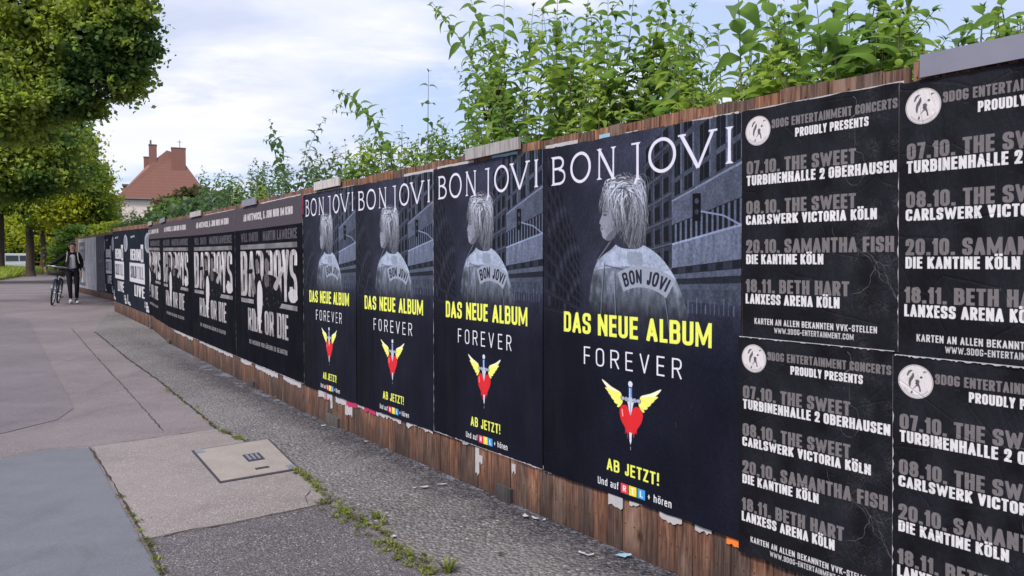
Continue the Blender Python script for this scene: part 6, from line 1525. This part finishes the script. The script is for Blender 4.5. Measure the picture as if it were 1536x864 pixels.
def tuft(px, n, size, label):
    c = gp(*px); m = MB(); r = random.Random(int(px[0]))
    for i in range(n):
        a = r.uniform(0, 6.28); L = size * r.uniform(.5, 1.1); t = r.uniform(.2, 1.1); d = Vector((math.cos(a) * t, math.sin(a) * t, 1)).normalized(); s_ = Vector((-math.sin(a), math.cos(a), 0)) * L * .045; b0 = Vector((r.uniform(-.015, .015), r.uniform(-.015, .015), 0)); mid = b0 + d * L * .6; e = b0 + d * L + Vector((math.cos(a), math.sin(a), -.5)) * L * .18
        m.add([b0 - s_, b0 + s_, mid + s_, e, mid - s_], [(0, 1, 2, 4), (4, 2, 3)])
    tag(m.build('grass_tuft', M['moss'], None, c), label, 'grass tuft', 'grass tufts in the joint')
tuft((565, 778), 40, .07, 'grass tuft beside the uppermost wide weed patch'); tuft((575, 787), 26, .06, 'grass tuft near the white wrapper in the joint'); tuft((612, 838), 40, .06, 'brighter grass tuft below the white wrapper'); tuft((672, 860), 50, .08, 'grass tuft at the bottom edge of the view'); tuft((452, 716), 22, .045, 'small grass tuft by the corner of the access cover')
def flake(px, w, h, mat, label, ang=0., seed=0, cat='litter', name='paper_scrap', curl=.003, group='scraps of litter on the ground'):
    """torn piece with a curled outline lying on the ground"""
    r = random.Random(seed); c = gp(*px); n = 12; vs = []
    for ring, f in ((0, 1.), (1, .5)):
        for i in range(n):
            a = 6.283 * i / n; q = f * r.uniform(.6, 1.15); x, y = w / 2 * q * math.cos(a), h / 2 * q * math.sin(a)
            vs.append((x, y, .016 + curl * (x / w * 2) ** 2 * 1.5 + r.uniform(0, curl * .5)))
    vs.append((0, 0, .017)); fs = [(i, (i + 1) % n, n + (i + 1) % n, n + i) for i in range(n)] + [(n + i, n + (i + 1) % n, 2 * n) for i in range(n)]
    m = MB(); m.add(vs, fs); o = m.build(name, M[mat], None, c, (0, 0, ang)); so = o.modifiers.new('s', 'SOLIDIFY'); so.thickness = .0015; return tag(o, label, cat, group)
for a in (((873, 834), .055, .018, 'white_paper', 'white curled paper scrap under the largest album poster', 2.4), ((885, 837), .05, .014, 'white_paper', 'narrow white scrap touching the curled one', .3), ((788, 778), .05, .028, 'white_paper', 'crumpled white scrap at the left end of a torn row', 1.9), ((802, 781), .06, .022, 'white_paper', 'longer white scrap right of the crumpled one', 2.2), ((816, 784), .03, .016, 'white_paper', 'small white scrap at the right end of a torn row', 1.),
          ((637, 734), .065, .030, 'white_paper', 'flat white scrap out on the coarse strip', .6), ((663, 730), .06, .018, 'white_paper', 'thin white strip near the fence on the coarse strip', .1), ((485, 641), .045, .03, 'white_paper', 'white scrap below the narrowest album poster', .3), ((590, 809), .035, .03, 'white_paper', 'white wrapper caught in the weeds of the joint', 1.), ((613, 818), .03, .012, 'tan_paper', 'brown fallen leaf in the joint below the wrapper', .4),
          ((575, 801), .035, .022, 'tan_paper', 'curled brown leaf in the joint above the wrapper', 2.), ((540, 775), .03, .012, 'tan_paper', 'pale brown leaf at the edge of the upper weeds', .9), ((935, 838), .07, .05, 'blue_paper', 'bluish paper pulp against the planks', .2), ((750, 835), .05, .018, 'crack', 'dark rotten leaf on the coarse strip', .1), ((288, 538), .03, .02, 'white_paper', 'tiny white scrap midway along the path', .1), ((213, 481), .04, .03, 'white_paper', 'tiny white scrap close to the fence in the distance', .1), ((148, 487), .04, .02, 'white_paper', 'tiny scrap in front of the person', .1), ((361, 548), .03, .02, 'white_paper', 'small white chip below the film poster', .1),
          ((622, 735), .03, .016, 'white_paper', 'faint chip left of the flat white scrap', .1), ((549, 665), .03, .02, 'white_paper', 'pale chip below the third album poster', .1), ((766, 746), .05, .03, 'white_paper', 'torn scrap leaning on the grey foot board', 1.4)):
    flake(*a[:5], ang=a[5], seed=int(a[0][0]))
m = MB(); a_, b_ = gp(412, 597), gp(446, 610); m.tube([Vector((0, 0, .018)), (b_ - a_) * .5 + Vector((0, .01, .02)), (b_ - a_) + Vector((0, 0, .014))], [.003, .005, .003], 5); tag(m.build('twig', M['tan_paper'], None, a_), 'thin pale twig lying below the widest film poster', 'twig')
# loose grit on the coarse strip
rs = np.random.RandomState(12); N = 5200; Yg = 2.2 + rs.rand(N) ** 1.5 * 8; xl = np.array([rough_x(y) for y in Yg]); xrr = np.array([fence_x(y) for y in Yg]); Xg = xl + (xrr - xl) * rs.rand(N) ** .9
S_ = rs.uniform(.0022, .0062, N); base_v = np.array([(1, 0, 0), (-.2, .9, .1), (-.9, -.4, 0), (.1, -.1, .9)]); V = np.empty((N, 4, 3)); an = rs.uniform(0, 6.28, N); ca, sa = np.cos(an), np.sin(an)
V[:, :, 0] = (base_v[:, 0] * ca[:, None] - base_v[:, 1] * sa[:, None]) * S_[:, None] + Xg[:, None]; V[:, :, 1] = (base_v[:, 0] * sa[:, None] + base_v[:, 1] * ca[:, None]) * S_[:, None] + Yg[:, None]; V[:, :, 2] = base_v[:, 2] * S_[:, None] * rs.uniform(.5, 1, N)[:, None] + .005 + np.array([g(y) for y in Yg])[:, None]
gm = bpy.data.meshes.new('grit'); fs = (np.arange(N)[:, None, None] * 4 + np.array([[0, 1, 3], [1, 2, 3], [2, 0, 3]])[None]).reshape(-1, 3); gm.from_pydata(V.reshape(-1, 3).tolist(), [], fs.tolist()); gm.materials.append(plain('grey_grit', (.17, .16, .165), .9, .2, .5, 9)); tag(link('loose_grit', gm), 'loose grey grit scattered over the coarse strip', 'grit', kind='stuff')
